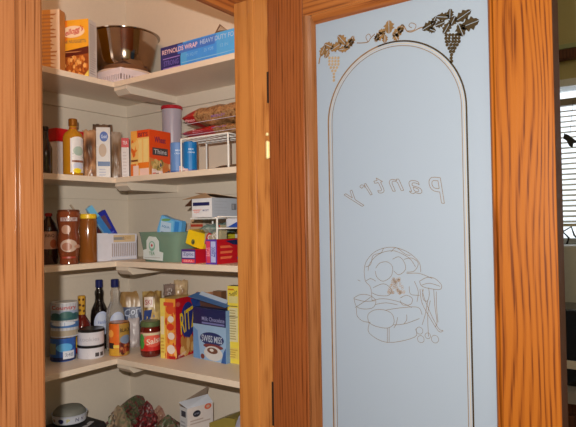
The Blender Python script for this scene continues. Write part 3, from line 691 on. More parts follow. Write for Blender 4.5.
        link('sheet', bm, col(cc), r); printed(r, 'front_print', lambda u, v, d: Vector(((u-.5)*W, -.004-v*h*.1-d, v*h)), [('r', .1, .1, .5, .3, (190, 80, 70)), ('r', .5, .05, .9, .2, (120, 90, 80))])
    # wire rack
    X0 = 1.290; ya = place(181.5, 170, X=X0).y; yb = place(228.5, 165, X=X0).y; h = hgt((X0, ya), z, 139.5); X1 = min(1.50, pl(206.5, 150, 1, ya).x)
    global RACK2; RACK2 = (ya, yb, h)
    r = thing('wire_rack', 'white wire rack holding two bean bags on the second shelf', 'rack', ((X0+X1)/2, (ya+yb)/2, z))
    cx, cy = (X0+X1)/2, (ya+yb)/2
    for (xa, yy) in ((X0, ya), (X0, yb), (X1, ya), (X1, yb)):
        bm = B(); tube(bm, [(xa-cx, yy-cy, 0), (xa-cx, yy-cy, h)], .0028); link('leg', bm, WIRE, r)
    bm = B(); hx = X1-cx; hy = ya-cy
    tube(bm, [(-hx, -hy, h), (-hx, hy, h), (hx, hy, h), (hx, -hy, h)], .0030, closed=True)
    for k in range(1, 9): tube(bm, [(-hx, -hy+2*hy*k/9, h-.002), (hx, -hy+2*hy*k/9, h-.002)], .0013)
    for k in range(1, 3): tube(bm, [(-hx+2*hx*k/3, -hy, h-.004), (-hx+2*hx*k/3, hy, h-.004)], .0016)
    link('deck', bm, WIRE, r)
    # bags lying on the rack
    BEAN = mottled('beans', [(85, 52, 30), (145, 98, 58), (175, 132, 88), (105, 65, 38)], 110, .4)
    REDP = col((165, 25, 28), .3); yc = (ya+yb)/2-.045; L = .30
    zz = z+h+.003; hb = .036
    for k, (lab, red, off, cc) in enumerate((('red packet of beans lying flat on the wire rack, under the other', .30, 0, (190, 110, 40)), ('brown bean bag with a red end and lilac lettering, on top of the red packet', .09, .0, None))):
        r = thing('bean_bag', lab, 'bag', (1.375, yc+.015, zz+k*(hb+.001)), -math.pi/2-.03*k)
        bm = B(); g = bag(bm, L-.0*k, .155, hb*(1 if k == 0 else 1.75), seed=3+k*7, rough=.16)
        for f in bm.faces:
            x = f.calc_center_median().x
            f.material_index = 1 if x < -L/2+L*(.52 if k == 0 else .22) else 0
            if abs(x) > L/2*.93: f.material_index = 2
        link('bag_body', bm, [BEAN, REDP, col((170, 150, 140), .3)], r, smooth=True)
        P = lambda u, v, d, hb=hb, k=k: Vector((-L/2+u*L, -.0775*(1-.0)*.94-d-.002, hb*(.5+ (.6)*(v-.5))))
        printed(r, 'front_print', P, [('t', 'Beans' if k == 0 else 'Pinto', .28 if k == 0 else .17, .55, .14, .42, (215, 160, 165)), ('t', 'MEDLEY', .58, .62, .20, .34, (140, 100, 150)), ('r', .1, .05, .9, .12, (190, 175, 185))])
    # flat brown wooden tray piece under the rack
    r = thing('flat_packet', 'flat dark brown packet lying under the wire rack near the jamb', 'packet', (1.36, place(222, 168, X=1.30).y-.03, z), -math.pi/2)
    bm = B(); bag(bm, .13, .12, .012, seed=31, rough=.3); link('packet_body', bm, mottled('packet_brown', [(70, 48, 36), (120, 90, 65), (150, 120, 90)], 40), r, smooth=True)
    return upright_bag
OILM, _nt, _b = newmat('cooking_oil'); _b.inputs['Base Color'].default_value = (.62, .30, .02, 1); _b.inputs['Roughness'].default_value = .08; _b.inputs['Transmission Weight'].default_value = .35; _b.inputs['IOR'].default_value = 1.4
LILAC, _nt, _b = newmat('lilac_plastic'); _b.inputs['Base Color'].default_value = (.52, .48, .60, 1); _b.inputs['Roughness'].default_value = .3; _b.inputs['Transmission Weight'].default_value = .25
upright_bag = second_shelf()
# ---------------------------------------------------------- third shelf
def third_shelf():
    z = T3
    r, R, H = round_thing('ketchup_bottle', 'dark red bottle with a cream label at the far left of the third shelf', 'bottle', 49, 260, z, 17, 213, Y=1.735)
    L_('bottle_body', [(R*.9, 0), (R, .006), (R, H*.66), (R*.75, H*.80), (R*.35, H*.9), (R*.33, H*.93)], bottle_liquid((45, 22, 22)), r); L_('cap', cyl_prof(R*.42, H*.93, H), col((150, 25, 25)), r)
    printed(r, 'bottle_label', cylmap(R, H*.30, H*.64, 150), [('r', .2, 0, .95, 1, (190, 150, 130)), ('t', 'BBQ', .55, .75, .4, .2, (90, 60, 60)), ('e', .7, .3, .15, .25, (170, 90, 60))])
    # chocolate syrup bottle
    r, R, H = round_thing('syrup_bottle', 'brown glazed squeeze bottle of syrup with a white banner label', 'bottle', 69, 263, z, 22.5, 210, Y=1.675)
    L_('bottle_body', [(R*.72, 0), (R*.80, .004), (R*.76, .02), (R*.84, .035), (R*.97, .06), (R*.94, H*.5), (R*.82, H*.62), (R*.96, H*.78), (R*1.0, H*.84), (R*1.0, H*.92), (R*.9, H)], bottle_liquid((118, 56, 30), .1), r, 40)
    L_('cap', cyl_prof(R*.98, H*.955, H*1.004, .004), col((92, 48, 32), .25), r)
    printed(r, 'bottle_label', cylmap(R*1.005, H*.10, H*.92, 160), [('r', .24, .845, .78, .925, (170, 150, 145)), ('t', 'SYRUP', .51, .885, .42, .06, (120, 60, 50)), ('e', .42, .66, .14, .10, (165, 120, 95)), ('e', .5, .30, .26, .14, (180, 150, 130)), ('e', .44, .28, .15, .09, (150, 95, 70)), ('e', .78, .28, .12, .04, (170, 120, 95)), ('r', .3, .02, .7, .06, (150, 50, 30))])
    r, R, H = round_thing('peanut_butter_jar', 'tall jar of peanut butter with a yellow lid', 'jar', 88.2, 261, z, 17.5, 214, Y=1.690)
    L_('jar_body', [(R*.93, 0), (R, .005), (R, H*.84), (R*.93, H*.90)], bottle_liquid((128, 72, 28), .12), r, 40); L_('lid', cyl_prof(R*.97, H*.895, H, .003), col((222, 180, 38), .35), r)
    # white box-basket with packets
    M = place(118.5, 258, Y=1.672)
        # open-topped basket built as walls
    a = place(97, 258, Y=1.70); b_ = place(137, 258, Y=1.682); W = (b_-a).to_2d().length; D = .155; H = .098; ang = math.atan2(b_.y-a.y, b_.x-a.x)
    c = (a+b_)/2+Vector((-math.sin(ang), math.cos(ang), 0))*D/2
    r = thing('handled_basket', 'white plastic basket with ribbed sides holding tubes and packets', 'basket', (c.x, c.y, z), ang)
    bm = B(); t = .002
    box(bm, -W/2, W/2, -D/2, -D/2+t, 0, H*.72); box(bm, -W/2, -W/2+t, -D/2, D/2, 0, H); box(bm, W/2-t, W/2, -D/2, D/2, 0, H*.72); box(bm, -W/2, W/2, D/2-t, D/2, 0, H)
    box(bm, -W/2, -W/2+W*.26, -D/2-.001, -D/2+t, 0, H); box(bm, -W/2, W/2, -D/2, D/2, 0, .002)
    prism(bm, [(-W/2+W*.26, H*.72), (W/2, H*.72), (W/2, H*.95), (-W/2+W*.26, H*.98)], lambda p, q: Vector((p, -D/2-.0005, q)), lambda p, q: Vector((p, -D/2+t, q)))
    link('basket_wall', bm, col((208, 202, 206), .35), r)
    bm = B()
    for k in range(13): box(bm, -W/2+W*(.36+.048*k), -W/2+W*(.36+.048*k)+.0028, -D/2-.0035, -D/2, H*.14, H*.62)
    link('ribs', bm, col((165, 150, 145), .4), r)
    bm = B(); box(bm, -W/2+W*.33, W/2-.004, -D/2-.005, -D/2-.001, .004, .010); link('lower_rim', bm, col((208, 202, 206), .35), r)
    printed(r, 'card', lambda u, v, d: Vector((-W/2+W*(.40+.55*u), -D/2-.001-d, H*(.66+.26*v))), [('r', 0, 0, 1, 1, (205, 175, 135)), ('r', .0, .3, .5, .7, (140, 135, 130)), ('t', 'open', .6, .5, .4, .6, (190, 150, 100))])
    base = Vector((c.x, c.y, z)); ux = Vector((math.cos(ang), math.sin(ang), 0)); uy = Vector((-ux.y, ux.x, 0))
    def inb(x, y, zz=.003): return base+ux*x+uy*y+Vector((0, 0, zz))
    # dark jar inside
    p = inb(-W*.28, .01); r = thing('jam_jar', 'jar with dark red contents and a pale blue lid inside the white basket', 'jar', p, ang); R = .030; H2 = .150
    L_('jar_body', [(R*.9, 0), (R, .004), (R, H2*.85), (R*.8, H2*.93)], bottle_liquid((80, 18, 28)), r); L_('lid', cyl_prof(R*.92, H2*.92, H2*1.06), col((120, 180, 210), .3), r)
    def leaning(name, label, cat, x, y, w_, l_, t_, lean, c_, prints, yaw=0, zz=.004):
        p = inb(x, y, zz); r = thing(name, label, cat, p, ang+yaw); 
        r.rotation_euler = (0, 0, ang+yaw)
        bm = B(); box(bm, -w_/2, w_/2, -t_/2, t_/2, 0, l_, bev=min(t_, w_)*.25)
        o = link('sleeve', bm, col(c_, .35), r); o.rotation_euler = (0, lean, 0)
        q = printed(r, 'sleeve_print', lambda u, v, d: Vector(((u-.5)*w_*.98, -t_/2-d, v*l_)), prints); q.rotation_euler = (0, lean, 0)
        return r
    leaning('toothpaste_tube', 'blue and white tube sticking up out of the white basket', 'tube', W*.5-.030, -.045, .024, .236, .016, -.66, (150, 190, 215), [('r', 0, 0, 1, .45, (205, 210, 215)), ('r', 0, .45, 1, .8, (60, 120, 180)), ('r', 0, .8, 1, 1, (120, 190, 225)), ('lines', .2, .1, .8, .4, (130, 150, 180), 4)])
    leaning('small_carton', 'deep blue carton leaning out of the white basket', 'box', W*.5-.022, .005, .038, .160, .018, -.52, (40, 45, 130), [('r', 0, 0, 1, 1, (42, 48, 150)), ('r', .15, .55, .7, .9, (100, 70, 90)), ('lines', .2, .1, .8, .5, (90, 100, 190), 4)], zz=.036)
    leaning('wooden_stick', 'thin tan stick poking out behind the blue tube', 'stick', W*.5-.03, .04, .006, .258, .004, -.70, (175, 150, 125), [])
    leaning('red_packet', 'small red packet at the right rim of the white basket', 'packet', .02, .055, .03, .112, .006, .35, (150, 40, 50), [('lines', .1, .1, .9, .9, (190, 120, 120), 5)], zz=.004)
    # green translucent basket
    a = place(136, 262, X=1.305); b_ = place(174.5, 262, X=1.29); W = (a-b_).to_2d().length; D = .17; H = hgt((1.29, b_.y), z, 232)
    c = (a+b_)/2+Vector((D/2+.004, 0, 0))
    r = thing('plastic_basket', 'sea green translucent plastic basket with a white tag', 'basket', (c.x, c.y, z), -math.pi/2); H_ = H
    ring = []
    bm = B(); prev = None
    for k, (f, zz) in enumerate(((.82, 0), (.84, .004), (.97, H*.8), (1.0, H*.97), (1.03, H), (.985, H), (.955, H*.8), (.82, .005))):
        ring = []; n = 40
        for i in range(n):
            t = 2*math.pi*i/n; ce, se = math.cos(t), math.sin(t)
            ring.append(bm.verts.new((math.copysign(abs(ce)**.35, ce)*W/2*f, math.copysign(abs(se)**.35, se)*D/2*f, zz)))
        if prev:
            for i in range(n): bm.faces.new((prev[i], prev[(i+1) % n], ring[(i+1) % n], ring[i]))
        else: bm.faces.new(ring)
        prev = ring
    bm.faces.new(prev); link('basket_body', bm, GREENP, r, smooth=True)
    bm = B(); pts = [(p_+.05, q_) for p_, q_ in [(-.32, .10), (.13, .05), (.14, .32), (.05, .36), (.04, .70), (-.03, .84), (-.18, .86), (-.24, .72), (-.24, .44), (-.32, .40)]]
    prism(bm, [(p*W, q*H) for p, q in pts], lambda p, q: Vector((p, -D/2-.004, q)), lambda p, q: Vector((p, -D/2-.001, q))); link('tag_plate', bm, col((200, 205, 200), .4), r)
    printed(r, 'tag_print', lambda u, v, d: Vector(((-.27+.45*u)*W, -D/2-.004-d, (.05+.75*v)*H)), [('e', .47, .65, .17, .22, (120, 165, 145)), ('e', .47, .68, .11, .14, (205, 205, 200)), ('e', .47, .68, .05, .06, (170, 40, 50)), ('t', 'TEA', .47, .32, .30, .16, (60, 130, 90)), ('r', .08, .12, .9, .15, (170, 170, 165))])
    # things in the green basket
    bx = Vector((c.x, c.y, z))
    p = bx+Vector((-.02, -.006, .008))
    r = thing('wipes_packet', 'light blue packet with a white label standing in the green basket', 'packet', p, -math.pi/2+.15)
    for nm, m_ in (('packet_body', col((95, 160, 205), .3)),):
        bm = B(); w_, h_, t_ = .100, hgt((p.x, p.y), p.z, 214.5), .03
        prism(bm, [(-w_*.42, 0), (w_*.40, 0), (w_*.56, h_*.84), (w_*.1, h_*.90), (-w_*.30, h_), (-w_*.50, h_*.66)], lambda a_, q: Vector((a_, -t_/2, q)), lambda a_, q: Vector((a_, t_/2, q)))
        bmesh.ops.bevel(bm, geom=list(bm.edges), offset=.003, segments=2, affect='EDGES'); link(nm, bm, m_, r, smooth=True)
    printed(r, 'front_print', lambda u, v, d: Vector(((u-.5)*w_, -t_/2-d, v*h_)), [('p', [(.12, .45), (.66, .45), (.74, .84), (.24, .95), (.10, .68)], (120, 185, 220)), ('p', [(.14, .60), (.60, .56), (.64, .80), (.22, .86)], (175, 195, 212)), ('e', .42, .88, .20, .03, (110, 150, 90)), ('t', 'AQUA', .40, .72, .34, .06, (70, 115, 160), -8), ('p', [(.20, .55), (.54, .53), (.54, .59), (.20, .62)], (50, 80, 120)), ('p', [(.72, .45), (.90, .45), (.98, .82), (.80, .84)], (50, 125, 190))])
    p = bx+Vector((.01, .045, .008)); r = thing('paper_packet', 'crumpled tan paper packet at the left of the green basket', 'packet', p, -math.pi/2)
    bm = B(); bag(bm, .06, .07, .088, seed=12, rough=.2); link('packet_body', bm, mottled('tan_packet', [(120, 95, 75), (160, 130, 105), (185, 165, 145)], 40), r, smooth=True)
    p = place(183, 258, X=1.40); r = thing('plastic_bag', 'crumpled clear and white plastic bag right of the green basket', 'bag', (1.42, p.y, z), -math.pi/2)
    bm = B(); bag(bm, .05, .09, .085, seed=17, rough=.3); link('bag_body', bm, mottled('white_bag', [(150, 150, 130), (185, 185, 165), (120, 130, 105)], 50, .25), r, smooth=True)
    # boxes on the shelf under the rack
    PUR = (66, 48, 120)
    M = place(195.5, 262, X=1.300)
    carton('sandwich_bag_box', 'navy and red carton with white lettering, left of the two at the shelf edge', 'box', M, z, 92, 181.5, 203, 249.5, [PUR, RED, RED], yref=256,
        front=[('r', 0, 0, 1, 1, (72, 50, 118)), ('r', .06, .40, .94, .84, (185, 185, 205)), ('t', 'Ziploc', .5, .64, .74, .3, (45, 60, 130)), ('r', .04, .06, .96, .30, (215, 70, 80)), ('t', 'SEAL', .5, .18, .7, .14, (235, 170, 170))], side=[('r', 0, 0, 1, 1, (190, 24, 40))], D=.09)
    M = place(217, 262, X=1.296)
    _r, _w, _d, HB = carton('storage_bag_box', 'red and blue carton with orange lettering beside the jamb', 'box', M, z, 92, 206, 241, 239.5, [PUR, RED, (60, 50, 60)], yref=250, D=.16,
        front=[('r', 0, 0, 1, 1, (86, 60, 150)), ('r', .04, .05, .40, .93, (205, 60, 85)), ('r', .46, .08, .90, .92, (175, 180, 215)), ('t', 'Ziploc', .68, .5, .8, .30, (60, 60, 150), 90, 0, .5), ('t', 'BAGS', .22, .5, .7, .2, (235, 150, 160), 90, 0, .5)],
        side=[('r', 0, 0, 1, 1, (192, 24, 34)), ('p', [(.25, .93), (.9, .99), (1, .99), (1, .70), (.5, .76)], (35, 40, 80)), ('lines', .10, .14, .55, .80, (230, 110, 70), 3), ('p', [(.95, .75), (.70, .45), (.60, .2), (.64, .04), (1, .04), (1, .75)], (35, 70, 150)), ('e', .92, .4, .12, .2, (60, 150, 180))])
    p = place(204, 262, X=1.345); r = thing('blue_pouch', 'bright blue pouch between the two red cartons', 'pouch', (1.40, p.y-.002, z), -math.pi/2)
    bm = B(); box(bm, -.024, .024, -.045, .045, 0, .048, bev=.008); link('pouch_body', bm, col((25, 60, 165), .25), r, smooth=True)
    # yellow bag leaning on them
    p = place(196, 250, X=1.345)
    r = thing('sugar_bag', 'bright yellow bag slumped on top of the navy and red carton', 'bag', (1.385, p.y-.004, z+.0), -math.pi/2)
    h_ = hgt((1.37, p.y), z, 229)
    bm = B(); prism(bm, [(-.044, .062), (.0, .050), (.032, .042), (.052, h_*.84), (.0, h_*.93), (-.034, h_*1.0)], lambda a_, q: Vector((a_, -.045-(h_-q)*.10, q)), lambda a_, q: Vector((a_, .03, q)))
    bmesh.ops.bevel(bm, geom=list(bm.edges), offset=.0025, segments=2, affect='EDGES'); link('bag_body', bm, col((232, 190, 25), .35), r, smooth=True)
    printed(r, 'front_print', lambda u, v, d: Vector(((u-.5)*.08, -.0465-(1-v)*h_*.10-d, v*h_)), [('e', .42, .62, .10, .08, (110, 110, 60)), ('e', .45, .60, .06, .04, (60, 60, 50))])
    p = place(210, 245, X=1.330)
    r = thing('shortening_packet', 'white packet with arched red lettering above the cartons', 'packet', (1.345, p.y-.002, z+.060), -math.pi/2)
    bm = B(); prism(bm, [(-.034, 0), (.036, .0), (.040, .060), (.0, .052), (-.030, .034)], lambda a_, q: Vector((a_, -.008, q)), lambda a_, q: Vector((a_, .02, q))); link('packet_body', bm, col((170, 155, 120), .4), r)
    printed(r, 'front_print', lambda u, v, d: Vector(((u-.5)*.074, -.008-d, v*.062)), [('p', [(.08, .0), (.2, .0), (.32, .35), (.6, .62), (.98, .78), (.98, .98), (.55, .80), (.2, .45)], (190, 25, 30)), ('t', 'Cris', .55, .40, .62, .36, (220, 205, 200), 32), ('r', .3, .02, .95, .16, (90, 90, 80))])
    # yellow carton and beige/red cartons behind
    M = place(216, 240, X=1.40)
    carton('pasta_box', 'yellow carton lying behind the red and blue carton', 'box', M, z, 92, 205, 237, 229.5, [(205, 180, 60), (200, 180, 40), (170, 160, 60)], yref=235, D=.10, side=[('lines', .1, .6, .9, .9, (150, 140, 60), 3)])
    M = place(190.5, 240, X=1.482)
    carton('red_carton', 'small red carton behind the yellow bag', 'box', M, z, 92, 182, 200, 223, [(180, 40, 35), (200, 170, 140)], yref=235, D=.035, front=[('r', .5, .55, 1, 1, (200, 175, 150)), ('r', 0, .1, .4, .6, (210, 70, 60))])
    M = place(203, 240, X=1.478)
    carton('beige_carton', 'plain beige carton standing behind the yellow bag', 'box', M, z, 92, 191, 215, 218.5, [(205, 165, 125), (200, 180, 160)], yref=235, D=.035, front=[('r', 0, .80, 1, .86, (185, 60, 40))])
    # wire rack
    X0 = 1.304; yb = place(217.5, 250, X=X0).y; ya = place(191, 220, X=X0).y; h = hgt((X0, yb), z, 218); X1 = 1.515; y2 = yb
    cx, cy = (X0+X1)/2, (ya+yb)/2
    r = thing('wire_rack', 'white wire rack carrying the cake mix box on the third shelf', 'rack', (cx, cy, z)); hx = X1-cx; hy = ya-cy
    bm = B(); tube(bm, [(-hx+.004, -hy+.004, HB+.001), (-hx, -hy, h)], .0032); link('leg', bm, WIRE, r)
    for xa, yy in ((hx, -hy), (hx, hy), (-hx+.10, hy)):
        bm = B(); tube(bm, [(xa, yy, 0), (xa, yy, h)], .0030); link('leg', bm, WIRE, r)
    bm = B(); tube(bm, [(-hx, -hy, h), (-hx, hy, h), (hx, hy, h), (hx, -hy, h)], .0030, closed=True)
    for k in range(1, 6): tube(bm, [(-hx, -hy+2*hy*k/6, h-.002), (hx, -hy+2*hy*k/6, h-.002)], .0013)
    link('deck', bm, WIRE, r)
    zr = z+h+.0032
    # second small rack / tray beside it towards the jamb
    ye = yb-.009
    r2 = thing('wire_tray', 'white wire frame with a blue packet, half hidden behind the jamb', 'rack', (1.40, ye-.09, z))
    hz = hgt((1.30, ye), z, 217); h2 = hgt((1.30, ye), z, 228.5)
    bm = B()
    for zz in (h2, hz): tube(bm, [(-.10, -.09, zz), (-.10, .09, zz), (.10, .09, zz), (.10, -.09, zz)], .0026, closed=True)
    link('frame', bm, WIRE, r2)
    for sx in (-1, 1):
        for sy in (-1,): bm = B(); tube(bm, [(.10*sx, .09*sy, 0), (.10*sx, .09*sy, hz)], .0026); link('leg', bm, WIRE, r2)
    bm = B(); box(bm, -.1, .1, -.09, .09, h2-.002, h2+.0005); link('tray_floor', bm, col((60, 55, 50)), r2)
    M = Vector((1.315, ye-.010, 0))
    r = thing('wafer_packet', 'white and blue packet lying in the wire frame near the jamb', 'packet', (1.39, ye-.085, z+h2+.001), -math.pi/2)
    bm = B(); box(bm, -.075, .075, -.07, .07, 0, .030, bev=.006); link('packet_body', bm, col((195, 195, 200), .3), r)
    printed(r, 'front_print', lambda u, v, d: Vector(((u-.5)*.148, -.07-d, .001+v*.028)), [('p', [(.05, .05), (.9, .02), (.9, .55), (.3, .6)], (35, 70, 150)), ('e', .6, .35, .2, .2, (120, 150, 200))]); printed(r, 'end_print', lambda u, v, d: Vector((-.075-d, (u-.5)*-.13, .001+v*.028)), [('r', .05, .05, .95, .5, (35, 70, 150))])
    r = thing('green_packet', 'grey green crinkled packet seen beneath the wire rack deck', 'packet', (1.40, (ya+yb)/2, z+.055), -math.pi/2)
    r.location = (1.375, (ya+yb)/2-.002, z+.094)
    bm = B(); bag(bm, .075, .13, .028, seed=4, rough=.4); link('packet_body', bm, mottled('green_packet', [(95, 115, 105), (135, 155, 145), (165, 175, 165)], 60, .2), r, smooth=True)
    # white box on the rack with its brown flaps open
    M = place(212, 213, X=1.300)
    r, W, D, H = carton('cake_mix_box', 'white carton with a navy stripe and open brown flaps on the wire rack', 'box', M, zr, 92, 192, 262, 197.5, [(205, 200, 200), (178, 178, 182), (150, 115, 80)], yref=205, D=.19,
        front=[('r', 0, 0, 1, 1, (212, 208, 206)), ('r', .05, .60, .88, .78, (32, 34, 80)), ('lines', .05, .32, .55, .44, (205, 130, 120), 1), ('t', 'MOIST', .70, .36, .3, .1, (90, 90, 130)), ('t', 'super', .25, .26, .3, .12, (210, 120, 110))],
        side=[('r', .50, .38, .63, .72, (120, 118, 120)), ('r', .52, .42, .56, .68, (165, 160, 160)), ('lines', .05, .1, .4, .9, (172, 172, 176), 5)])
    BR = col((158, 122, 88), .6); BRD = col((92, 58, 42), .6)
    def flap(name, p0, p1, p2, p3, m_):
        bm = B(); n = ((p1-p0).cross(p3-p0)).normalized()*.0012
        a_ = [bm.verts.new(p) for p in (p0, p1, p2, p3)]; b2 = [bm.verts.new(p+n) for p in (p0, p1, p2, p3)]
        bm.faces.new(a_[::-1]); bm.faces.new(b2)
        for i in range(4): bm.faces.new((a_[i], a_[(i+1) % 4], b2[(i+1) % 4], b2[i]))
        link(name, bm, m_, r)
    V = Vector
    flap('flap', V((-W/2, -D/2, H)), V((W/2, -D/2, H)), V((W/2-.012, -D/2-.016, H+.014)), V((-W/2-.026, -D/2-.016, H-.003)), BR)
    flap('flap', V((-W/2, -D/2+.004, H+.001)), V((-W/2, D/2, H)), V((-W/2-.022, D/2, H-.02)), V((-W/2-.034, -D/2+.004, H-.024)), BRD)
    flap('flap', V((-W/2, D/2, H)), V((W/2, D/2, H)), V((W/2+.0, -D/2+.01, H+.012)), V((-W/2+.004, -D/2+.01, H+.018)), BR)
GREENP, _nt, _b = newmat('sea_green_plastic'); _b.inputs['Base Color'].default_value = (.30, .47, .37, 1); _b.inputs['Roughness'].default_value = .15; _b.inputs['Transmission Weight'].default_value = .45; _b.inputs['IOR'].default_value = 1.3
third_shelf()
# ---------------------------------------------------------- fourth shelf
def fourth_shelf():
    z = T4
    # tall can behind, small blue can in front
    r2, Rb, Hb = round_thing('fruit_can', 'short blue can with a white price patch, lower of two stacked cans', 'can', 63, 362, z, 24, 336)
    r, R, H = round_thing('powder_can', 'can with a mountain lake print and red lettering, stacked on the short blue can', 'can', 61.5, 0, z+Hb+.001, 26, 302, Y=r2.location.y)
    L_('can_body', cyl_prof(R, 0, H, .002), col((175, 175, 180), .3), r, 40); L_('lid', [(R*.98, H), (R*.98, H+.002), (R*.9, H+.002), (.001, H+.002)], col((215, 210, 205), .4), r, 40)
    printed(r, 'can_label', cylmap(R, 0, H, 160), [('r', 0, 0, 1, 1, (190, 188, 190)), ('r', 0, .5, 1, .78, (150, 165, 185)), ('r', .02, .50, .98, .62, (44, 88, 92)), ('e', .25, .64, .16, .08, (44, 88, 92)), ('e', .55, .66, .18, .10, (60, 100, 95)), ('e', .82, .63, .14, .08, (44, 88, 92)), ('t', 'Country', .48, .86, .70, .15, (175, 30, 36)), ('r', 0, .28, 1, .44, (70, 110, 165)), ('e', .45, .40, .35, .06, (205, 208, 215)), ('r', 0, .04, 1, .20, (165, 150, 130))])
    L_('can_body', cyl_prof(Rb, 0, Hb, .003), col((40, 90, 165), .28), r2, 40); L_('rim', [(Rb*.97, Hb-.003), (Rb*1.01, Hb-.002), (Rb*1.01, Hb), (Rb*.93, Hb), (Rb*.92, Hb-.003), (.001, Hb-.003)], STEEL, r2, 40)
    printed(r2, 'can_label', cylmap(Rb, .003, Hb-.004, 160), [('r', 0, 0, 1, 1, (42, 88, 160)), ('r', 0, 0, 1, .16, (24, 36, 80)), ('r', .0, .3, .3, .8, (120, 125, 110)), ('e', .55, .60, .24, .2, (90, 165, 215)), ('r', .5, .08, .86, .44, (205, 205, 210)), ('t', '248', .68, .26, .26, .16, (120, 130, 150)), ('lines', .1, .75, .9, .9, (30, 60, 130), 2)])
    # hot sauce
    r, R, H = round_thing('hot_sauce_bottle', 'bottle of dark red sauce with a yellow spotted neck wrap', 'bottle', 82, 346, z, 17.5, 295.5, Y=1.842)
    L_('bottle_body', [(R*.92, 0), (R, .004), (R, H*.42), (R*.96, H*.50), (R*.6, H*.60), (R*.40, H*.66), (R*.36, H*.7), (R*.36, H*.97), (R*.3, H*.98)], bottle_liquid((95, 22, 16), .08), r, 32)
    bmn = L_('neck_wrap', [(R*.37, H*.66), (R*.40, H*.67), (R*.42, H*.99), (R*.34, H), (.001, H)], col((205, 150, 45), .4), r, 24)
    printed(r, 'bottle_label', cylmap(R, .006, H*.40, 170), [('r', 0, 0, 1, 1, (215, 175, 50)), ('r', 0, 0, 1, .22, (150, 25, 25)), ('e', .5, .6, .2, .25, (170, 60, 30)), ('lines', .05, .3, .4, .9, (160, 120, 40), 5)])
    printed(r, 'neck_print', cylmap(R*.42, H*.67, H*.98, 170), [('e', .3, .85, .10, .07, (90, 50, 25)), ('e', .65, .85, .10, .07, (90, 50, 25)), ('e', .35, .55, .13, .07, (90, 50, 25)), ('e', .65, .50, .12, .07, (90, 50, 25)), ('e', .35, .25, .12, .07, (90, 50, 25)), ('e', .7, .2, .10, .07, (90, 50, 25))])
    # white tin, black lid: two tins stacked
    r, R, H = round_thing('round_tin', 'white round tin at the bottom of the stack of two', 'tin', 91, 354.5, z, 26, 341, Y=1.750)
    H = .045
    def tin(r, R, H, txt):
        L_('tin_body', cyl_prof(R*.98, 0, H*.88, .002), col((205, 198, 200), .35), r, 40); L_('lid', [(R, H*.84), (R*1.01, H*.86), (R*1.01, H*.97), (R*.97, H), (R*.9, H*.985), (.001, H*.985)], col(BLK, .3), r, 40)
        printed(r, 'tin_label', cylmap(R*.98, 0, H*.84, 150), txt)
    tin(r, R, H, [('lines', .1, .1, .55, .9, (170, 160, 165), 4), ('r', .62, .2, .74, .55, (70, 66, 70)), ('r', .78, .2, .90, .55, (70, 66, 70))])
    q = thing('round_tin', 'white round tin with a black lid, topmost of the stack of two', 'tin', r.location + Vector((0.001, 0.001, H+.0005)), r.rotation_euler.z)
    H2 = hgt(q.location, q.location.z, 325.5) ; print('TIN', H2)
    tin(q, R, min(.055, max(.035, H2-.006)), [('t', 'cookies', .45, .5, .6, .3, (175, 168, 172)), ('lines', .1, .75, .8, .9, (180, 172, 175), 1)])
    # two flavouring bottles
    for nm, lab, px, pyb, X_, Y_, wd, top_, glass, cc in (('vanilla_bottle', 'black glass bottle with a blue cap and oval label', 99.7, 341, None, 1.843, 17, 279.5, (18, 12, 12), 1), ('vanilla_bottle', 'clear glass bottle with a blue cap and oval label', 115.5, 345, None, 1.770, 18, 279, None, 0)):
        r, R, H = round_thing(nm, lab, 'bottle', px, pyb, z, wd, top_, X=X_, Y=Y_)
        prof = [(R*.9, 0), (R, .005), (R, H*.48), (R*.92, H*.56), (R*.68, H*.63), (R*.50, H*.68), (R*.46, H*.74), (R*.52, H*.80), (R*.50, H*.83), (R*.38, H*.86), (R*.38, H*.9)]
        L_('bottle_body', prof, bottle_liquid(glass, .07) if glass else CLEARB, r, 36)
        L_('cap', cyl_prof(R*.44, H*.88, H, .003), col(CAP, .2), r, 24)
        printed(r, 'bottle_label', cylmap(R*1.01, .02, H*.56, 150), [('e', .62, .62, .36, .36, (190, 195, 215)), ('e', .62, .62, .28, .28, (205, 208, 222)), ('t', 'Vanilla', .62, .66, .36, .10, (110, 125, 175), 0, .3), ('lines', .45, .45, .8, .58, (150, 160, 195), 2)])
    # orange and yellow can
    r, R, H = round_thing('soup_can', 'small orange and yellow printed can in front of the clear bottle', 'can', 119.3, 356.5, z, 19.5, 321.5, Y=1.690)
    L_('can_body', cyl_prof(R, 0, H, .002), col((190, 110, 50), .3), r, 36); L_('rim', [(R*.98, H-.003), (R*1.02, H-.002), (R*1.02, H), (R*.94, H), (R*.93, H-.003), (.001, H-.003)], STEEL, r, 36)
    printed(r, 'can_label', cylmap(R, .003, H-.004, 165), [('r', 0, 0, .5, 1, (215, 100, 30)), ('r', .0, 0, .5, .22, (205, 150, 45)), ('r', .08, .22, .32, .40, (30, 22, 24)), ('r', .3, .24, .5, .34, (225, 190, 80)), ('r', .5, 0, 1, 1, (165, 125, 55)), ('r', .5, .1, 1, .42, (120, 40, 30)), ('e', .75, .5, .22, .14, (120, 130, 150)), ('t', 'BLACK', .74, .80, .42, .12, (40, 26, 20)), ('dots', .52, .08, .98, .36, [(150, 60, 35), (80, 30, 22), (180, 110, 60)], 18, .06), ('e', .2, .7, .12, .12, (235, 155, 60))])
    # bags behind
    def B2(*a, **k): return upright_bag(*a, zz=z, **k)
